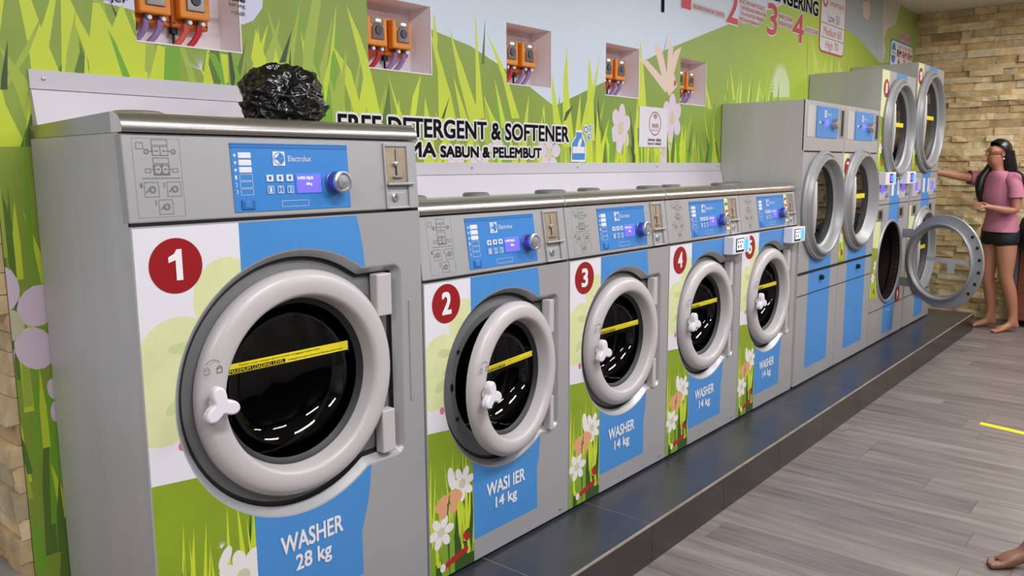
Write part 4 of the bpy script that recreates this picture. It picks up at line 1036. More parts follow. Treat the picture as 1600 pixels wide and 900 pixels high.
def box_body(t, W, D, H, y0=0.006):
    MB().add([(0, y0, 0.012), (W, y0, 0.012), (W, D, 0.012), (0, D, 0.012), (0, y0, H), (W, y0, H), (W, D, H), (0, D, H)],
             [(0, 3, 2, 1), (4, 5, 6, 7), (1, 2, 6, 5), (2, 3, 7, 6), (3, 0, 4, 7)]).build('cabinet', 'side_steel', t)
    MB().box(0.01, W - 0.01, 0.03, D - 0.02, 0, 0.012).build('base', 'gap_black', t)
    for ex in (0, W - 0.006): MB().box(ex, ex + 0.006, 0.0003, 0.006, 0.012, H).build('panel_edge', 'side_steel', t)
def dryer_drum(t, cx, cz, r):
    MB().lathe([(r, 0.0), (r, 0.06), (r + 0.03, 0.08), (r + 0.03, 0.42), (0.0, 0.43)], cx, cz, 48).build('drum', 'dryer_inside', t, smooth=True)
def badge(t, x, z, r, s_):
    MB().lathe([(r, -0.0004), (r, -0.0014), (0, -0.0014)], x, z, 36).build('number_badge', 'badge_red', t)
    if s_ == '10':
        one_shape(x - r * 0.34, z, r * 1.05, -0.0026).build('badge_numeral', 'text_white', t, recalc=False)
        text_mesh('badge_numeral', '0', (x - r * 0.02, x + r * 0.5, z - r * 0.5, z + r * 0.54), -0.0026, 'text_white', t, 0.004); return
    w = 0.3
    text_mesh('badge_numeral', s_, (x - r * w, x + r * w, z - r * 0.5, z + r * 0.54), -0.0026, 'text_white', t, 0.004)
def display(t, x0, x1, z0, z1, knob=True):
    """blue display fascia with screen, emblem and knob on a dryer"""
    p = MB().box(x0, x1, -0.004, 0, z0, z1).build('display_fascia', 'blue_panel', t)
    w, h = x1 - x0, z1 - z0; y = -0.0046
    lx = x0 + w * 0.38; e = MB().quad(lx - 0.018, lx + 0.018, z1 - h * 0.34, z1 - h * 0.12, y, 0)
    lz = z1 - h * 0.23; e.disc(lx, lz, 0.014, y - 0.0004, 20, 1); e.add([(lx - 0.013, y - 0.0008, lz), (lx + 0.004, y - 0.0008, lz - 0.012), (lx + 0.004, y - 0.0008, lz + 0.012)], [(0, 1, 2)], 0)
    e.build('brand_emblem', ['white_print', 'blue_panel'], p, recalc=False)
    text_mesh('brand_name', 'Electrolux', (lx + 0.025, lx + 0.10, z1 - h * 0.27, z1 - h * 0.19), y, 'white_print', p)
    MB().quad(x0 + w * 0.36, x0 + w * 0.55, z0 + h * 0.36, z0 + h * 0.6, y).build('screen', 'screen_blue', p, recalc=False)
    for i in range(3): MB().box(x0 + w * (0.10 + 0.085 * i), x0 + w * (0.16 + 0.085 * i), -0.007, -0.004, z0 + h * 0.44, z0 + h * 0.52).build('program_button', 'white_plastic' if i == 0 else 'blue_dark', p)
    if knob: MB().lathe([(0.032, -0.004), (0.030, -0.03), (0.028, -0.036), (0.02, -0.038), (0, -0.037)], x0 + w * 0.76, z0 + h * 0.47, 28).build('program_knob', 'knob_metal', p, smooth=True)
    return p

def single_dryer(x0, W, label, num, stripe_top):
    t = thing('tumble_dryer', label, 'tumble dryer', (x0, 0, ZP), 'tumble dryers'); H = 1.655; D = 0.495
    box_body(t, W, D, H)
    cz = 1.055 if not num else 1.068; r = 0.322 if not num else 0.332; rg = 0.235; hx = min(W / 2 + r + 0.015, W - 0.016); cx = hx - r - 0.012
    polys = [([(0, 0.012), (W, 0.012), (W, 1.366), (0, 1.366)], 0), ([(W * 0.25, 0.09), (W * 0.80, 0.09), (W * 0.80, stripe_top), (W * 0.25, stripe_top)], 1)]
    if num: polys += strip_art(0.002, 0.105, 0.680, 1.364, 9)
    polys.append((ell(cx, cz, rg + 0.02, rg + 0.02, 0, 60), None))
    print_mesh('front_panel', polys, DM, 0.0, t)
    dryer_drum(t, cx, cz, rg + 0.02)
    MB().box(0, W, 0.0, 0.01, 1.374, H).build('control_band', 'cabinet_grey', t, bevel=0.002)
    MB().box(0.002, W - 0.002, 0.004, 0.012, 1.364, 1.376).build('panel_gap', 'gap_black', t)
    MB().box(0.0, W, -0.0012, 0.001, 0.664, 0.680).build('drawer_gap', 'gap_black', t)
    MB().box(0.0, W, -0.001, 0.001, 0.540, 0.545).build('drawer_gap', 'gap_black', t)
    MB().lathe([(0.016, 0), (0.015, -0.02), (0.008, -0.024), (0, -0.024)], W * 0.55, 0.622, 18).build('drawer_lock', 'black', t, smooth=True)
    display(t, W * 0.27, W * 0.80, 1.452, 1.630)
    MB().box(W * 0.06, W * 0.22, -0.003, 0.001, 1.452, 1.628).build('instruction_plate', 'side_steel', t, bevel=0.001)
    MB().box(W * 0.86, W * 0.97, -0.004, 0.001, 1.458, 1.630, 0).box(W * 0.88, W * 0.95, -0.0045, 0, 1.466, 1.622, 1).build('coin_plate', ['knob_metal', 'black'], t)
    dryer_door(t, hx, cz, r, rg, sticker=0.02 if num else None, name_glass='dryer_glass', gap=0.012)
    if num: badge(t, 0.085, 1.36 - 0.085, 0.062, num)
    return t
single_dryer(2.935, 0.668, 'tall grey tumble dryer with control band on top, next to the washers', None, 0.78)
single_dryer(3.610, 0.690, 'tall grey tumble dryer with red number 7 badge on a cream strip', '7', 1.364)

def stack(x0, W, H, label, cu, cl_, ru, rl, open_lower, nums):
    t = thing('stacked_dryer', label, 'stacked dryer', (x0, 0, ZP), 'double stacked dryers'); D = 0.495
    box_body(t, W, D, H)
    rgu, rgl = ru - 0.085, rl - 0.08
    hxu = min(W / 2 + ru + 0.01, W - 0.016); hxl = min(W / 2 + rl + 0.01, W - 0.016); cxu = hxu - ru - 0.012; cxl = hxl - rl - 0.012
    if open_lower: hxl = 0.75; cxl = 0.415
    m0, m1 = 1.02, 1.165      # mid control band
    polys = [([(0, 0.012), (W, 0.012), (W, H), (0, H)], 0), ([(W * 0.40, 0.05), (W * 0.72, 0.05), (W * 0.72, H - 0.002), (W * 0.40, H - 0.002)], 1)]
    polys += strip_art(0.002, W * 0.20, 1.245, H - 0.004, 3) + strip_art(0.002, W * 0.19, 0.34, 0.98, 4)
    hr = 0.288 if open_lower else rgl + 0.02
    polys += [(ell(cxu, cu, rgu + 0.02, rgu + 0.02, 0, 60), None), (ell(cxl, cl_, hr, hr, 0, 60), None)]
    print_mesh('front_panel', polys, DM, 0.0, t)
    dryer_drum(t, cxu, cu, rgu + 0.02); dryer_drum(t, cxl, cl_, hr)
    if open_lower:
        MB().lathe([(hr + 0.022, -0.001), (hr + 0.016, -0.010), (hr + 0.004, -0.010), (hr, 0.02)], cxl, cl_, 60).build('opening_rim', 'dryer_ring', t, smooth=True)
    for z in (1.235, 1.01, 0.25): MB().box(0, W, -0.001, 0.001, z, z + 0.005).build('panel_gap', 'gap_black', t)
    for k, xx in enumerate((W * 0.05, W * 0.66)):
        b = MB().box(xx, xx + W * 0.28, -0.004, 0, m0 + 0.025, m1 + 0.02).build('display_plate', 'side_steel', t, bevel=0.002)
        MB().quad(xx + W * 0.08, xx + W * 0.18, m0 + 0.07, m1 - 0.01, -0.0048).build('screen', 'screen_blue', b, recalc=False)
        MB().lathe([(0.018, -0.004), (0.016, -0.02), (0, -0.021)], xx + W * 0.22, m0 + 0.06, 16).build('program_knob', 'knob_metal', b, smooth=True)
        q = MB().box(xx + W * 0.02, xx + W * 0.18, -0.006, 0, 0.90, 0.985, 0).build('coin_plate', 'knob_metal', t, bevel=0.002)
        MB().box(xx + W * 0.05, xx + W * 0.13, -0.007, -0.005, 0.915, 0.97).build('coin_slot', 'black', q)
    for dxw in (0.44, 0.62): MB().box(W * dxw, W * dxw + W * 0.07, -0.002, 0, m0 + 0.05, m1 + 0.02).build('price_card', 'white_print', t)
    dryer_door(t, hxu, cu, ru, rgu, sticker=0.03, name_glass='dryer_glass', gap=0.012)
    if open_lower: dryer_door(t, hxl, cl_, rl, rl - 0.085, math.radians(60), sticker=0.012, inner=True)
    else: dryer_door(t, hxl, cl_, rl, rgl, sticker=0.02, name_glass='dryer_glass', gap=0.012)
    MB().lathe([(0.012, 0), (0.011, -0.012), (0, -0.013)], W * 0.56, 0.21, 14).build('drawer_lock', 'knob_metal', t, smooth=True)
    for s_, x, z in nums: badge(t, x, z, 0.062, s_)
    return t
stack(4.312, 0.845, 1.938, 'stacked pair of grey dryers badged 8 and 9, lower door swung open', 1.545, 0.590, 0.36, 0.34, True, (('8', 0.105, 1.815), ('9', 0.690, 0.305)))
stack(5.205, 0.80, 2.063, 'tallest stacked pair of grey dryers badged 10, next to the stone wall', 1.630, 0.600, 0.40, 0.36, False, (('10', 0.075, 1.965),))
for (px, lb, gap_) in ((4.335, 'white card payment box left of the pair above the open dryer door', 0), (4.865, 'white card payment box right of the pair above the open dryer door', 0)):
    t = thing('payment_box', lb, 'payment box', (px, -0.006, 1.306), 'card payment boxes')
    MB().box(0, 0.24, -0.05, 0, 0, 0.088).build('housing', 'white_plastic', t, bevel=0.003)
    MB().box(0.09, 0.16, -0.052, -0.05, 0.014, 0.076).build('screen_frame', 'ink', t); MB().quad(0.097, 0.153, 0.022, 0.068, -0.0526).build('screen', 'screen_blue', t, recalc=False)
    MB().box(0.175, 0.205, -0.053, -0.05, 0.016, 0.072).build('card_slot', 'slot_blue', t)

# ================================================================== DOSING PUMPS IN THE NICHES
def pump(x, side, hose, label, big=1.0):
    t = thing('dosing_pump', label, 'dosing pump', (x, 0.612, 1.845), 'orange dosing pumps')
    MB().box(-0.056, 0.056, -0.040, 0, 0, 0.128).build('housing', 'pump_orange_dark', t, bevel=0.005)
    MB().box(-0.046, 0.046, -0.072, -0.040, 0.024, 0.124).build('cover', 'pump_orange', t, bevel=0.006)
    arch = [(-0.027, 0.046), (0.027, 0.046)] + [(0.027 * math.cos(PI * i / 10), 0.076 + 0.027 * math.sin(PI * i / 10)) for i in range(11)]
    MB().prism([(-0.030, 0.098), (0.030, 0.098), (0.030, 0.120), (-0.030, 0.120)], -0.0735, -0.072).build('label_plate', 'pan_grey', t)
    MB().prism(arch, -0.078, -0.072).build('window', 'pump_window', t, bevel=0.002)
    MB().lathe([(0.016, -0.078), (0.014, -0.082), (0, -0.082)], 0, 0.076, 18).build('roller', 'pump_roller', t)
    MB().box(-0.006, 0.014, -0.0750, -0.0735, 0.107, 0.114).build('indicator', 'pump_led', t)
    for (sx, sz) in ((-0.05, 0.012), (0.05, 0.012), (-0.05, 0.116), (0.05, 0.116)): MB().lathe([(0.003, -0.0402), (0.003, -0.0412), (0, -0.0412)], sx, sz, 8).build('screw', 'black', t)
    for dx_ in (-0.02, 0.02):
        MB().cyl((dx_, -0.055, 0.052), (dx_, -0.055, 0.008), 0.0085, 12).build('fitting', 'pump_roller', t)
        MB().lathe([(0.006, 0.0), (0.006, -0.012), (0, -0.012)], dx_ + 0.004, 0.014, 10, cy=-0.058).build('clamp', 'white_plastic', t)
        path = [(dx_, -0.055, 0.012), (dx_ - 0.003 * side, -0.053, -0.01), (dx_ - 0.014 * side, -0.046, -0.032), (dx_ - 0.032 * side, -0.035, -0.056)]
        MB().tube(path, 0.0085, 10).build('hose', hose[0] if dx_ < 0 else hose[1], t, smooth=True)
    MB().cyl((-0.044, -0.02, 0.002), (-0.044, -0.02, -0.016), 0.012, 14).build('cable_gland', 'black', t)
    MB().tube([(-0.044, -0.02, -0.012), (-0.044, -0.02, -0.035), (-0.043, -0.02, -0.057)], 0.0045, 8).build('cable', 'black', t)
    return t
WHICH = ['above the largest washer', 'above the start of the lettering', 'third recess along the wall', 'fourth recess along, near the wifi sign', 'furthest recess beside the pink petals']
for i, (a, b_) in enumerate(NICHES):
    H1, H2 = (('hose_purple', 'hose_purple'), ('hose_orange', 'hose_red')) if i == 0 else (('hose_red', 'hose_red'), ('hose_purple', 'hose_purple'))
    n1, n2 = ('purple', 'red') if i == 0 else ('red', 'purple')
    pump(a + 0.078, 1, H1, 'orange dosing pump with %s hoses in the niche, %s' % (n1, WHICH[i]))
    pump(a + 0.196, 1, H2, 'orange dosing pump with %s hoses in the niche, %s' % (n2, WHICH[i]))

# ================================================================== SIGN, BAG, SMALL THINGS
s = thing('wifi_sign', 'white paper wifi sign with a red ring on the mural wall', 'sign', (2.005, WALLY - 0.004, 1.543))
MB().box(0, 0.283, 0, 0.003, 0, 0.205).build('sheet', 'white_print', s)
r_ = MB().ring(0.155, 0.122, 0.056, 0.061, -0.0006, 40, 0)
for i in range(40): pass
for k_ in range(3): r_.ring(0.155, 0.140, 0.008 + 0.009 * k_, 0.012 + 0.009 * k_, -0.0006, 12, 1, PI * 0.22, PI * 0.78)
r_.build('emblem', ['badge_red', 'ink'], s, recalc=False)
text_mesh('lettering', 'WiFi', (0.122, 0.190, 0.098, 0.122), -0.0006, 'badge_red', s, 0.0008); text_mesh('lettering', 'FREE WIFI ZONE', (0.122, 0.19, 0.085, 0.091), -0.0006, 'ink', s)
text_mesh('lettering', 'Username : dobikita', (0.085, 0.22, 0.032, 0.047), -0.0006, 'ink', s, 0.0006); text_mesh('lettering', 'Password : dobikita01', (0.085, 0.22, 0.012, 0.027), -0.0006, 'badge_red', s, 0.0006)

mat('bag_black', (13, 13, 16), 0.2, 0.0, spec=0.7, bump=0.35, bscale=42)
bm = bmesh.new(); bmesh.ops.create_icosphere(bm, subdivisions=6, radius=1.0)
for v in bm.verts:
    d = v.co.normalized()
    q = d * 1.9
    f = 1.0 + 0.16 * noise.noise(d * 1.6 + Vector((3, 1, 2)))
    rg_ = 0.0
    amp = 0.13
    for o_ in range(4):
        rg_ += amp * (1 - abs(noise.noise(q + Vector((o_ * 5.1, 2.2, 0.7)))) * 2.4); q = q * 1.8 + Vector((noise.noise(q), noise.noise(q.yzx), 0)) * 0.4; amp *= 0.5
    p = d * (f + rg_ * 0.9 - 0.08)
    v.co = Vector((p.x * 0.106, p.y * 0.10, p.z * 0.088 if p.z > 0 else max(p.z * 0.088, -0.070)))
    if p.z < -0.2: v.co.x *= 1.10
me = bpy.data.meshes.new('rubbish_bag'); bm.to_mesh(me); bm.free(); me.materials.append(MATS['bag_black'])
me.polygons.foreach_set('use_smooth', [True] * len(me.polygons))
ob = bpy.data.objects.new('rubbish_bag', me); C.objects.link(ob); ob.location = (-0.310, 0.20, 1.633)
tag(ob, 'crumpled black plastic bag lying on top of the largest washer', 'plastic bag')
tag(MB().add([(-0.02, 0, 0), (0.02, 0.0, 0), (0.022, 0.03, 0), (-0.018, 0.03, 0), (-0.012, 0.004, 0.010), (0.008, 0.006, 0.016), (0.012, 0.024, 0.008), (-0.008, 0.026, 0.009)],
             [(0, 3, 2, 1), (4, 5, 6, 7), (0, 1, 5, 4), (1, 2, 6, 5), (2, 3, 7, 6), (3, 0, 4, 7)]).build('cloth_scrap', mat('pink_cloth', (226, 60, 130), 0.7), bevel=0.003), 'small bright pink scrap beside the black plastic bag', 'cloth').location = (-0.452, 0.20, 1.562)

# ================================================================== THE WOMAN AT THE DRYER
mat('skin', (178, 122, 94), 0.5, var=0.05, vscale=12)
mat('skin_dark', (122, 84, 66), 0.5, var=0.08, vscale=20)
mat('shirt_pink', (186, 116, 138), 0.8, var=0.06, vscale=20, bump=0.3, bscale=22)
mat('shorts_black', (20, 20, 23), 0.8)
mat('hair_black', (16, 14, 16), 0.35)
mat('lips', (150, 74, 70), 0.5)
mat('backpack_black', (24, 24, 28), 0.6, bump=0.2, bscale=50)
mat('pink_trim', (216, 150, 136), 0.5)
mat('frame_gold', (150, 110, 80), 0.3, 0.6)

def skin_mesh(name, V, E, Rd, m, parent, sub=2, root=0):
    me = bpy.data.meshes.new(name); me.from_pydata(V, E, [])
    o = bpy.data.objects.new(name, me); C.objects.link(o)
    md = o.modifiers.new('skin', 'SKIN'); md.use_smooth_shade = True
    if not me.skin_vertices: 
        bm_ = bmesh.new(); bm_.from_mesh(me); bm_.verts.layers.skin.verify(); bm_.to_mesh(me); bm_.free()
    for i, sv in enumerate(me.skin_vertices[0].data):
        r = Rd[i]; sv.radius = r if isinstance(r, tuple) else (r, r); sv.use_root = (i == root)
    sb = o.modifiers.new('sub', 'SUBSURF'); sb.levels = sub; sb.render_levels = sub
    dg = bpy.context.evaluated_depsgraph_get(); dg.update()
    m2 = bpy.data.meshes.new_from_object(o.evaluated_get(dg))
    bpy.data.objects.remove(o); bpy.data.meshes.remove(me)
    m2.name = name; m2.materials.clear(); m2.materials.append(M(m))
    m2.polygons.foreach_set('use_smooth', [True] * len(m2.polygons))
    o = bpy.data.objects.new(name, m2); C.objects.link(o); o.parent = parent
    return o

class Sk:
    def __init__(s): s.V = []; s.E = []; s.R = []
    def v(s, p, r, frm=None):
        s.V.append(tuple(p)); s.R.append(r); i = len(s.V) - 1
        if frm is not None: s.E.append((frm, i))
        return i
    def chain(s, frm, pts):
        for p, r in pts: frm = s.v(p, r, frm)
        return frm

def add_hand(k, wrist_i, wrist, d, palm_n, s=1.0, curl=0.5):
    """palm plus five fingers; d = pointing direction, palm_n = palm facing"""
    d = Vector(d).normalized(); n = Vector(palm_n).normalized(); side = d.cross(n).normalized(); w = Vector(wrist)
    p1 = k.v(w + d * 0.035 * s, (0.024 * s, 0.016 * s), wrist_i)
    p2 = k.v(w + d * 0.075 * s, (0.030 * s, 0.013 * s), p1)
    for j, (off, ln) in enumerate(((-0.026, 0.062), (-0.009, 0.072), (0.009, 0.068), (0.025, 0.052))):
        b = w + d * 0.088 * s + side * off * s
        a1 = b + (d + n * curl * 0.4) * ln * 0.4 * s; a2 = a1 + (d * 0.8 + n * curl) * ln * 0.35 * s; a3 = a2 + (d * 0.5 + n * curl * 1.4) * ln * 0.25 * s
        k.chain(p2, [(b, 0.009 * s), (a1, 0.0085 * s), (a2, 0.008 * s), (a3, 0.007 * s)])
    tb = w + d * 0.035 * s - side * 0.030 * s
    k.chain(p1, [(tb, 0.0105 * s), (tb + (d * 0.6 - side * 0.5 + n * 0.4) * 0.035 * s, 0.0095 * s), (tb + (d * 1.0 - side * 0.45 + n * 0.8) * 0.055 * s, 0.0085 * s)])

def add_foot(k, ankle_i, A, fdir, s=1.0):
    f = Vector(fdir).normalized(); l = Vector((-f.y, f.x, 0)); a = Vector(A); g = Vector((a.x, a.y, 0))
    h = k.v(g - f * 0.035 * s + Vector((0, 0, 0.032)), 0.030 * s, ankle_i)
    m1 = k.v(g + f * 0.05 * s + Vector((0, 0, 0.046)), (0.030 * s, 0.030 * s), ankle_i)
    m2 = k.v(g + f * 0.115 * s + Vector((0, 0, 0.027)), (0.036 * s, 0.020 * s), m1)
    for off, ln, r in ((0.026, 0.048, 0.0125), (0.010, 0.046, 0.0095), (-0.003, 0.042, 0.009), (-0.016, 0.036, 0.0085), (-0.028, 0.028, 0.008)):
        b = g + f * 0.140 * s + l * off * s + Vector((0, 0, 0.016)); k.chain(m2, [(b, r * s), (b + f * ln * s + Vector((0, 0, -0.004)), r * 0.9 * s)])

wmn = thing('person', 'woman in a pink t-shirt and black shorts reaching towards the tallest dryer', 'person', (6.47, -0.42, 0.0), None, math.atan2(0.764, -0.645))
k = Sk()
pel = k.v((0, 0, 0.88), (0.130, 0.095))
wa = k.v((0.005, 0, 1.0), (0.105, 0.080), pel)
ch = k.v((0.025, 0, 1.16), (0.125, 0.092), wa)
uc = k.v((0.035, 0, 1.27), (0.098, 0.074), ch)
nb = k.v((0.048, 0, 1.375), 0.042, uc)
nk = k.v((0.065, 0, 1.43), 0.046, nb)
hb = k.v((0.085, 0, 1.475), (0.062, 0.066), nk)
hc = k.v((0.075, 0, 1.555), (0.076, 0.092), hb)
k.v((0.065, 0, 1.605), (0.066, 0.076), hc)
k.chain(hb, [((0.135, 0, 1.452), 0.026)])                       # chin
k.chain(hc, [((0.150, 0, 1.540), 0.020), ((0.176, 0, 1.520), 0.011)])   # nose
# arms
sl = k.v((0.010, 0.150, 1.318), 0.047, uc)
el = k.chain(sl, [((0.002, 0.185, 1.24), 0.046), ((0.000, 0.205, 1.14), 0.041), ((0.010, 0.210, 1.055), 0.035)])
wl = k.chain(el, [((0.09, 0.190, 1.062), 0.034), ((0.19, 0.160, 1.085), 0.023)])
add_hand(k, wl, (0.19, 0.160, 1.085), (1, -0.15, 0.10), (0, -0.8, -0.5), 0.95, 0.8)
sr = k.v((0.065, -0.150, 1.318), 0.047, uc)
er = k.chain(sr, [((0.15, -0.175, 1.325), 0.045), ((0.24, -0.18, 1.335), 0.040), ((0.32, -0.17, 1.345), 0.036)])
wr = k.chain(er, [((0.43, -0.155, 1.368), 0.033), ((0.55, -0.14, 1.385), 0.023)])
add_hand(k, wr, (0.55, -0.14, 1.385), (1, 0.05, 0.05), (0, 0.4, -0.9), 0.95, 0.3)
# legs
hl = k.v((-0.015, 0.085, 0.80), 0.092, pel)
kl = k.chain(hl, [((-0.02, 0.092, 0.62), 0.076), ((-0.025, 0.095, 0.475), 0.055)])
al = k.chain(kl, [((-0.075, 0.097, 0.34), 0.056), ((-0.108, 0.10, 0.19), 0.040), ((-0.118, 0.10, 0.085), 0.032)])
add_foot(k, al, (-0.118, 0.10, 0.085), (1, 0.10, 0), 1.06)
hr_ = k.v((0.005, -0.085, 0.80), 0.092, pel)
kr = k.chain(hr_, [((0.015, -0.088, 0.62), 0.076), ((0.025, -0.09, 0.47), 0.055)])
ar = k.chain(kr, [((-0.012, -0.092, 0.34), 0.056), ((-0.035, -0.10, 0.19), 0.040), ((-0.040, -0.105, 0.085), 0.032)])
add_foot(k, ar, (-0.040, -0.105, 0.085), (1, -0.15, 0), 1.06)
skin_mesh('body', k.V, k.E, k.R, 'skin', wmn)
# t-shirt: body and sleeves as lofted cloth tubes
def loft(mb, rings, n=28, e=0.85):
    vs_ = []
    for (c, ax, ay, ux, uy) in rings:
        c = Vector(c); ux = Vector(ux); uy = Vector(uy)
        for i in range(n):
            q = 2 * PI * i / n; ca, sa = math.cos(q), math.sin(q)
            vs_.append(c + ux * ax * math.copysign(abs(ca) ** e, ca) + uy * ay * math.copysign(abs(sa) ** e, sa))
    mb.add(vs_, [(j * n + i, j * n + (i + 1) % n, (j + 1) * n + (i + 1) % n, (j + 1) * n + i) for j in range(len(rings) - 1) for i in range(n)])
    return mb
X_, Y_ = (1, 0, 0), (0, 1, 0)
sh = MB()
loft(sh, [((-0.004, 0, z), a_, b_, X_, Y_) for z, a_, b_ in ((0.870, 0.122, 0.160), (0.90, 0.124, 0.158), (0.96, 0.112, 0.142), (1.03, 0.104, 0.130))] +
     [((0.015, 0, 1.09), 0.112, 0.136, X_, Y_), ((0.030, 0, 1.16), 0.124, 0.146, X_, Y_), ((0.032, 0, 1.22), 0.118, 0.150, X_, Y_), ((0.034, 0, 1.28), 0.106, 0.150, X_, Y_), ((0.036, 0, 1.325), 0.094, 0.156, X_, Y_), ((0.038, 0, 1.356), 0.082, 0.140, X_, Y_), ((0.042, 0, 1.374), 0.068, 0.100, X_, Y_), ((0.048, 0, 1.388), 0.056, 0.062, X_, Y_)])
loft(sh, [((0.014, 0.085, 1.325), 0.050, 0.055, X_, (0, 0, 1)), ((0.010, 0.150, 1.318), 0.064, 0.062, X_, (0, 0.35, 0.94)), ((0.004, 0.184, 1.275), 0.064, 0.056, X_, (0, 0.85, 0.53)), ((0.0, 0.198, 1.215), 0.064, 0.056, X_, (0, 0.97, 0.22)), ((0.0, 0.203, 1.165), 0.066, 0.057, X_, (0, 0.99, 0.1))], 20, 1.0)
loft(sh, [((0.055, -0.085, 1.325), 0.055, 0.055, (0.5, 0.5, 0), (0, 0, 1)), ((0.085, -0.145, 1.325), 0.064, 0.064, (0.3, 0.9, 0), (0, 0, 1)), ((0.15, -0.172, 1.325), 0.060, 0.062, (0, 1, 0), (0, 0, 1)), ((0.20, -0.178, 1.330), 0.060, 0.062, (0, 1, 0), (0, 0, 1))], 20, 1.0)
for i_, v_ in enumerate(sh.v):
    q_ = Vector(v_); d_ = 0.006 * noise.noise(Vector((q_.x * 9, q_.y * 9, q_.z * 22)))
    sh.v[i_] = (q_.x + d_, q_.y + d_, q_.z)
o = sh.build('t_shirt', 'shirt_pink', wmn, smooth=True)
# shorts
k = Sk()
a0 = k.v((0, 0, 0.89), (0.141, 0.106)); k.v((0, 0, 0.965), (0.126, 0.094), a0)
k.chain(a0, [((-0.015, 0.088, 0.80), 0.105), ((-0.02, 0.092, 0.725), 0.100)]); k.chain(a0, [((0.005, -0.088, 0.80), 0.105), ((0.012, -0.09, 0.725), 0.100)])
skin_mesh('shorts', k.V, k.E, k.R, 'shorts_black', wmn)
# hair: cap over the skull, long at the back, a lock over the front shoulder
bm = bmesh.new(); bmesh.ops.create_icosphere(bm, subdivisions=4, radius=1.0)
for v in bm.verts:
    d = v.co.normalized(); w_ = 1 + 0.03 * noise.noise(Vector((d.x * 3, d.y * 9, d.z * 3)))
    v.co = Vector((0.058 + d.x * 0.100 * w_, d.y * 0.090 * w_, 1.562 + d.z * 0.100 * w_))
bmesh.ops.delete(bm, geom=[v for v in bm.verts if v.co.x > 0.085 + (v.co.z - 1.585) * 0.95 and v.co.z < 1.625 or v.co.z < 1.49], context='VERTS')
hm = bpy.data.meshes.new('hair'); bm.to_mesh(hm); bm.free()
hv = [tuple(v.co) for v in hm.vertices]; hf = [tuple(p.vertices) for p in hm.polygons]; bpy.data.meshes.remove(hm)
hb_ = MB().add(hv, hf)
loft(hb_, [((0.012, 0, 1.56), 0.060, 0.088, X_, Y_), ((0.000, 0, 1.50), 0.062, 0.090, X_, Y_), ((-0.022, 0.0, 1.43), 0.058, 0.092, X_, Y_), ((-0.045, 0.01, 1.36), 0.040, 0.085, X_, Y_), ((-0.062, 0.01, 1.29), 0.030, 0.07, X_, Y_), ((-0.070, 0.01, 1.23), 0.008, 0.03, X_, Y_)], 24)
loft(hb_, [((0.045, -0.066, 1.50), 0.040, 0.026, X_, Y_), ((0.075, -0.080, 1.42), 0.045, 0.035, X_, Y_), ((0.130, -0.085, 1.34), 0.050, 0.040, X_, Y_), ((0.150, -0.080, 1.25), 0.045, 0.038, X_, Y_), ((0.150, -0.075, 1.17), 0.032, 0.03, X_, Y_), ((0.142, -0.07, 1.10), 0.008, 0.01, X_, Y_)], 16)
hb_.build('hair', 'hair_black', wmn, smooth=True, recalc=True)
# face
for s_ in (-1, 1):
    ey = MB(); ey.lathe([(0.0, -0.006), (0.008, -0.004), (0.011, 0.0), (0.008, 0.004), (0, 0.006)], 0, 0, 12)
    o = ey.build('eye', 'black', wmn, smooth=True); o.location = (0.138, s_ * 0.040, 1.553); o.scale = (0.5, 0.8, 0.4)
    MB().tube([(0.139, s_ * 0.030, 1.573), (0.137, s_ * 0.045, 1.577), (0.127, s_ * 0.058, 1.572)], 0.003, 6).build('eyebrow', 'hair_black', wmn)
    ea = MB(); ea.lathe([(0.004, 0.0), (0.016, 0.002), (0.020, 0.008), (0.012, 0.014)], 0, 0, 16); o = ea.build('ear', 'skin', wmn, smooth=True); o.location = (0.062, s_ * 0.074, 1.535); o.scale = (0.8, 1, 1.5); o.rotation_euler = (0, 0, PI if s_ > 0 else 0)
    gl = MB(); path = [(0.158, s_ * (0.036 + 0.022 * math.cos(2 * PI * i / 16)), 1.550 + 0.020 * math.sin(2 * PI * i / 16)) for i in range(17)]
    gl.tube(path, 0.0011, 6); gl.tube([(0.157, s_ * 0.058, 1.555), (0.10, s_ * 0.078, 1.556), (0.06, s_ * 0.080, 1.552)], 0.0018, 6); gl.build('glasses_rim', 'frame_gold', wmn)
MB().tube([(0.157, -0.014, 1.554), (0.162, 0, 1.556), (0.157, 0.014, 1.554)], 0.0018, 6).build('glasses_bridge', 'frame_gold', wmn)
MB().tube([(0.138, -0.018, 1.487), (0.151, 0, 1.488), (0.138, 0.018, 1.487)], [0.004, 0.0075, 0.004], 8).build('mouth', 'lips', wmn, smooth=True)
MB().lathe([(0, -0.007), (0.007, 0), (0, 0.007)], 0.066, 1.490, 10, cy=0.086).build('earring', 'white_plastic', wmn, smooth=True)

# backpack hanging at her back from one shoulder
bp = thing('backpack', 'small black backpack with pink trim hanging behind the woman', 'backpack', (6.47 - 0.0764 - 0.0065, -0.42 - 0.0645 + 0.0076, 0.0), None, math.atan2(0.764, -0.645))
bm = bmesh.new(); bmesh.ops.create_icosphere(bm, subdivisions=4, radius=1.0)
for v in bm.verts:
    d = v.co.copy(); e = 0.62
    sg = lambda q: math.copysign(abs(q) ** e, q)
    p = Vector((sg(d.x) * 0.105, sg(d.y) * 0.100, sg(d.z) * 0.165))
    if p.z > 0: p.x *= 1 - 1.6 * p.z; p.y *= 1 - 1.2 * p.z
    p += d * 0.008 * noise.noise(d * 4)
    v.co = p + Vector((-0.222, 0.02, 0.865))
me = bpy.data.meshes.new('bag_body'); bm.to_mesh(me); bm.free(); me.materials.append(MATS['backpack_black']); me.polygons.foreach_set('use_smooth', [True] * len(me.polygons))
o = bpy.data.objects.new('bag_body', me); C.objects.link(o); o.parent = bp
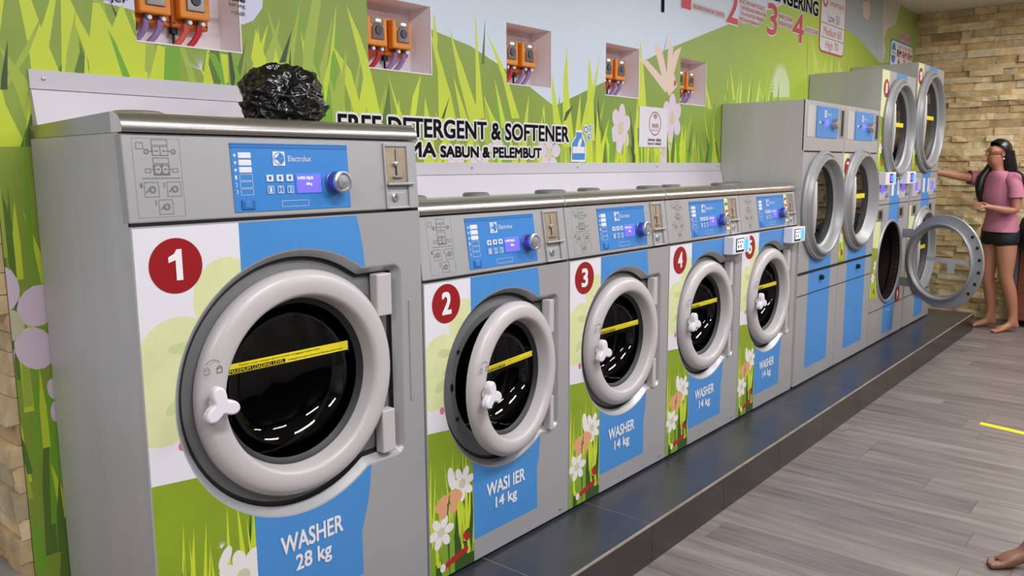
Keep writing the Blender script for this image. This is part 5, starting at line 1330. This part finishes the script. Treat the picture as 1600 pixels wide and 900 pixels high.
MB().box(-0.29, -0.15, 0.106, 0.120, 0.80, 0.90).build('front_pocket', 'backpack_black', bp, bevel=0.01)
MB().tube([(-0.145, 0.112, 0.965), (-0.20, 0.122, 0.950), (-0.26, 0.114, 0.935)], 0.008, 8).build('zip_trim', 'pink_trim', bp)
MB().tube([(-0.20, 0.03, 1.02), (-0.205, 0.04, 1.055), (-0.23, 0.04, 1.075), (-0.255, 0.04, 1.055), (-0.255, 0.03, 1.02)], 0.012, 8).build('carry_loop', 'pink_trim', bp, smooth=True)
MB().box(-0.28, -0.25, 0.096, 0.108, 0.945, 1.000).build('tag', 'pink_trim', bp, bevel=0.004)
MB().tube([(-0.19, 0.09, 0.98), (-0.13, 0.145, 1.03), (-0.085, 0.150, 1.12), (-0.06, 0.150, 1.22), (-0.02, 0.13, 1.36), (0.02, 0.11, 1.392)], 0.011, 8).build('shoulder_strap', 'backpack_black', bp, smooth=True)
MB().tube([(-0.19, 0.09, 0.78), (-0.17, 0.14, 0.71), (-0.22, 0.15, 0.655), (-0.29, 0.14, 0.67), (-0.31, 0.10, 0.74)], 0.008, 8).build('hanging_strap', 'backpack_black', bp, smooth=True)

# ---- cabinet at the right edge of the view
mat('cabinet_wood', (112, 58, 38), 0.5, var=0.25, vscale=6, stretch=(1, 1, 6))
mat('cabinet_edge', (92, 96, 100), 0.45)
cb = thing('side_cabinet', 'brown wooden cabinet with a grey end panel against the stone wall', 'cabinet', (0, 0, 0))
MB().box(6.72, 7.03, -0.545, -0.515, 0, 0.74).build('end_panel', 'cabinet_edge', cb, bevel=0.003)
MB().box(6.73, 7.03, -1.15, -0.546, 0.06, 0.715).build('carcass', 'cabinet_wood', cb)
MB().box(6.70, 7.03, -1.17, -0.546, 0.716, 0.74).build('top', 'cabinet_edge', cb, bevel=0.003)
for i in range(2):
    d_ = MB().box(6.712, 6.729, -1.14 + 0.3 * i, -0.855 + 0.3 * i, 0.07, 0.705).build('door', 'cabinet_wood', cb, bevel=0.003)
    MB().cyl((6.705, -0.88 + 0.05 * i, 0.45), (6.705, -0.88 + 0.05 * i, 0.55), 0.006, 10).build('handle', 'knob_metal', d_)
mat('towel_green', (188, 214, 178), 0.9, bump=0.3, bscale=40)
tw = MB()
for i in range(9):
    for j in range(7):
        tw.v.append((6.74 + 0.20 * i / 8, -0.60 - 0.22 * j / 6, 0.7455 + (0.06 + 0.012 * math.sin(i * 1.9 + j)) * (0 if i in (0, 8) or j in (0, 6) else 1)))
tw.f = [(i * 7 + j, i * 7 + j + 1, (i + 1) * 7 + j + 1, (i + 1) * 7 + j) for i in range(8) for j in range(6)]; tw.m = [0] * len(tw.f)
tag(tw.build('folded_cloth', 'towel_green', smooth=True), 'pale green folded cloth on top of the side cabinet', 'cloth')

# ---- bare foot of someone seated just outside the frame
ft = thing('person', 'bare foot and shin of a seated person at the lower right edge', 'person', (1.655, -1.325, 0.0), None, math.atan2(0.80, -0.60))
k = Sk()
an = k.v((-0.08, 0, 0.085), 0.034); k.chain(an, [((-0.115, 0, 0.20), 0.042), ((-0.16, 0, 0.34), 0.055), ((-0.20, 0, 0.46), 0.056)])
add_foot(k, an, (-0.08, 0, 0.085), (1, 0, 0), 1.0)
skin_mesh('foot', k.V, k.E, k.R, 'skin_dark', ft)
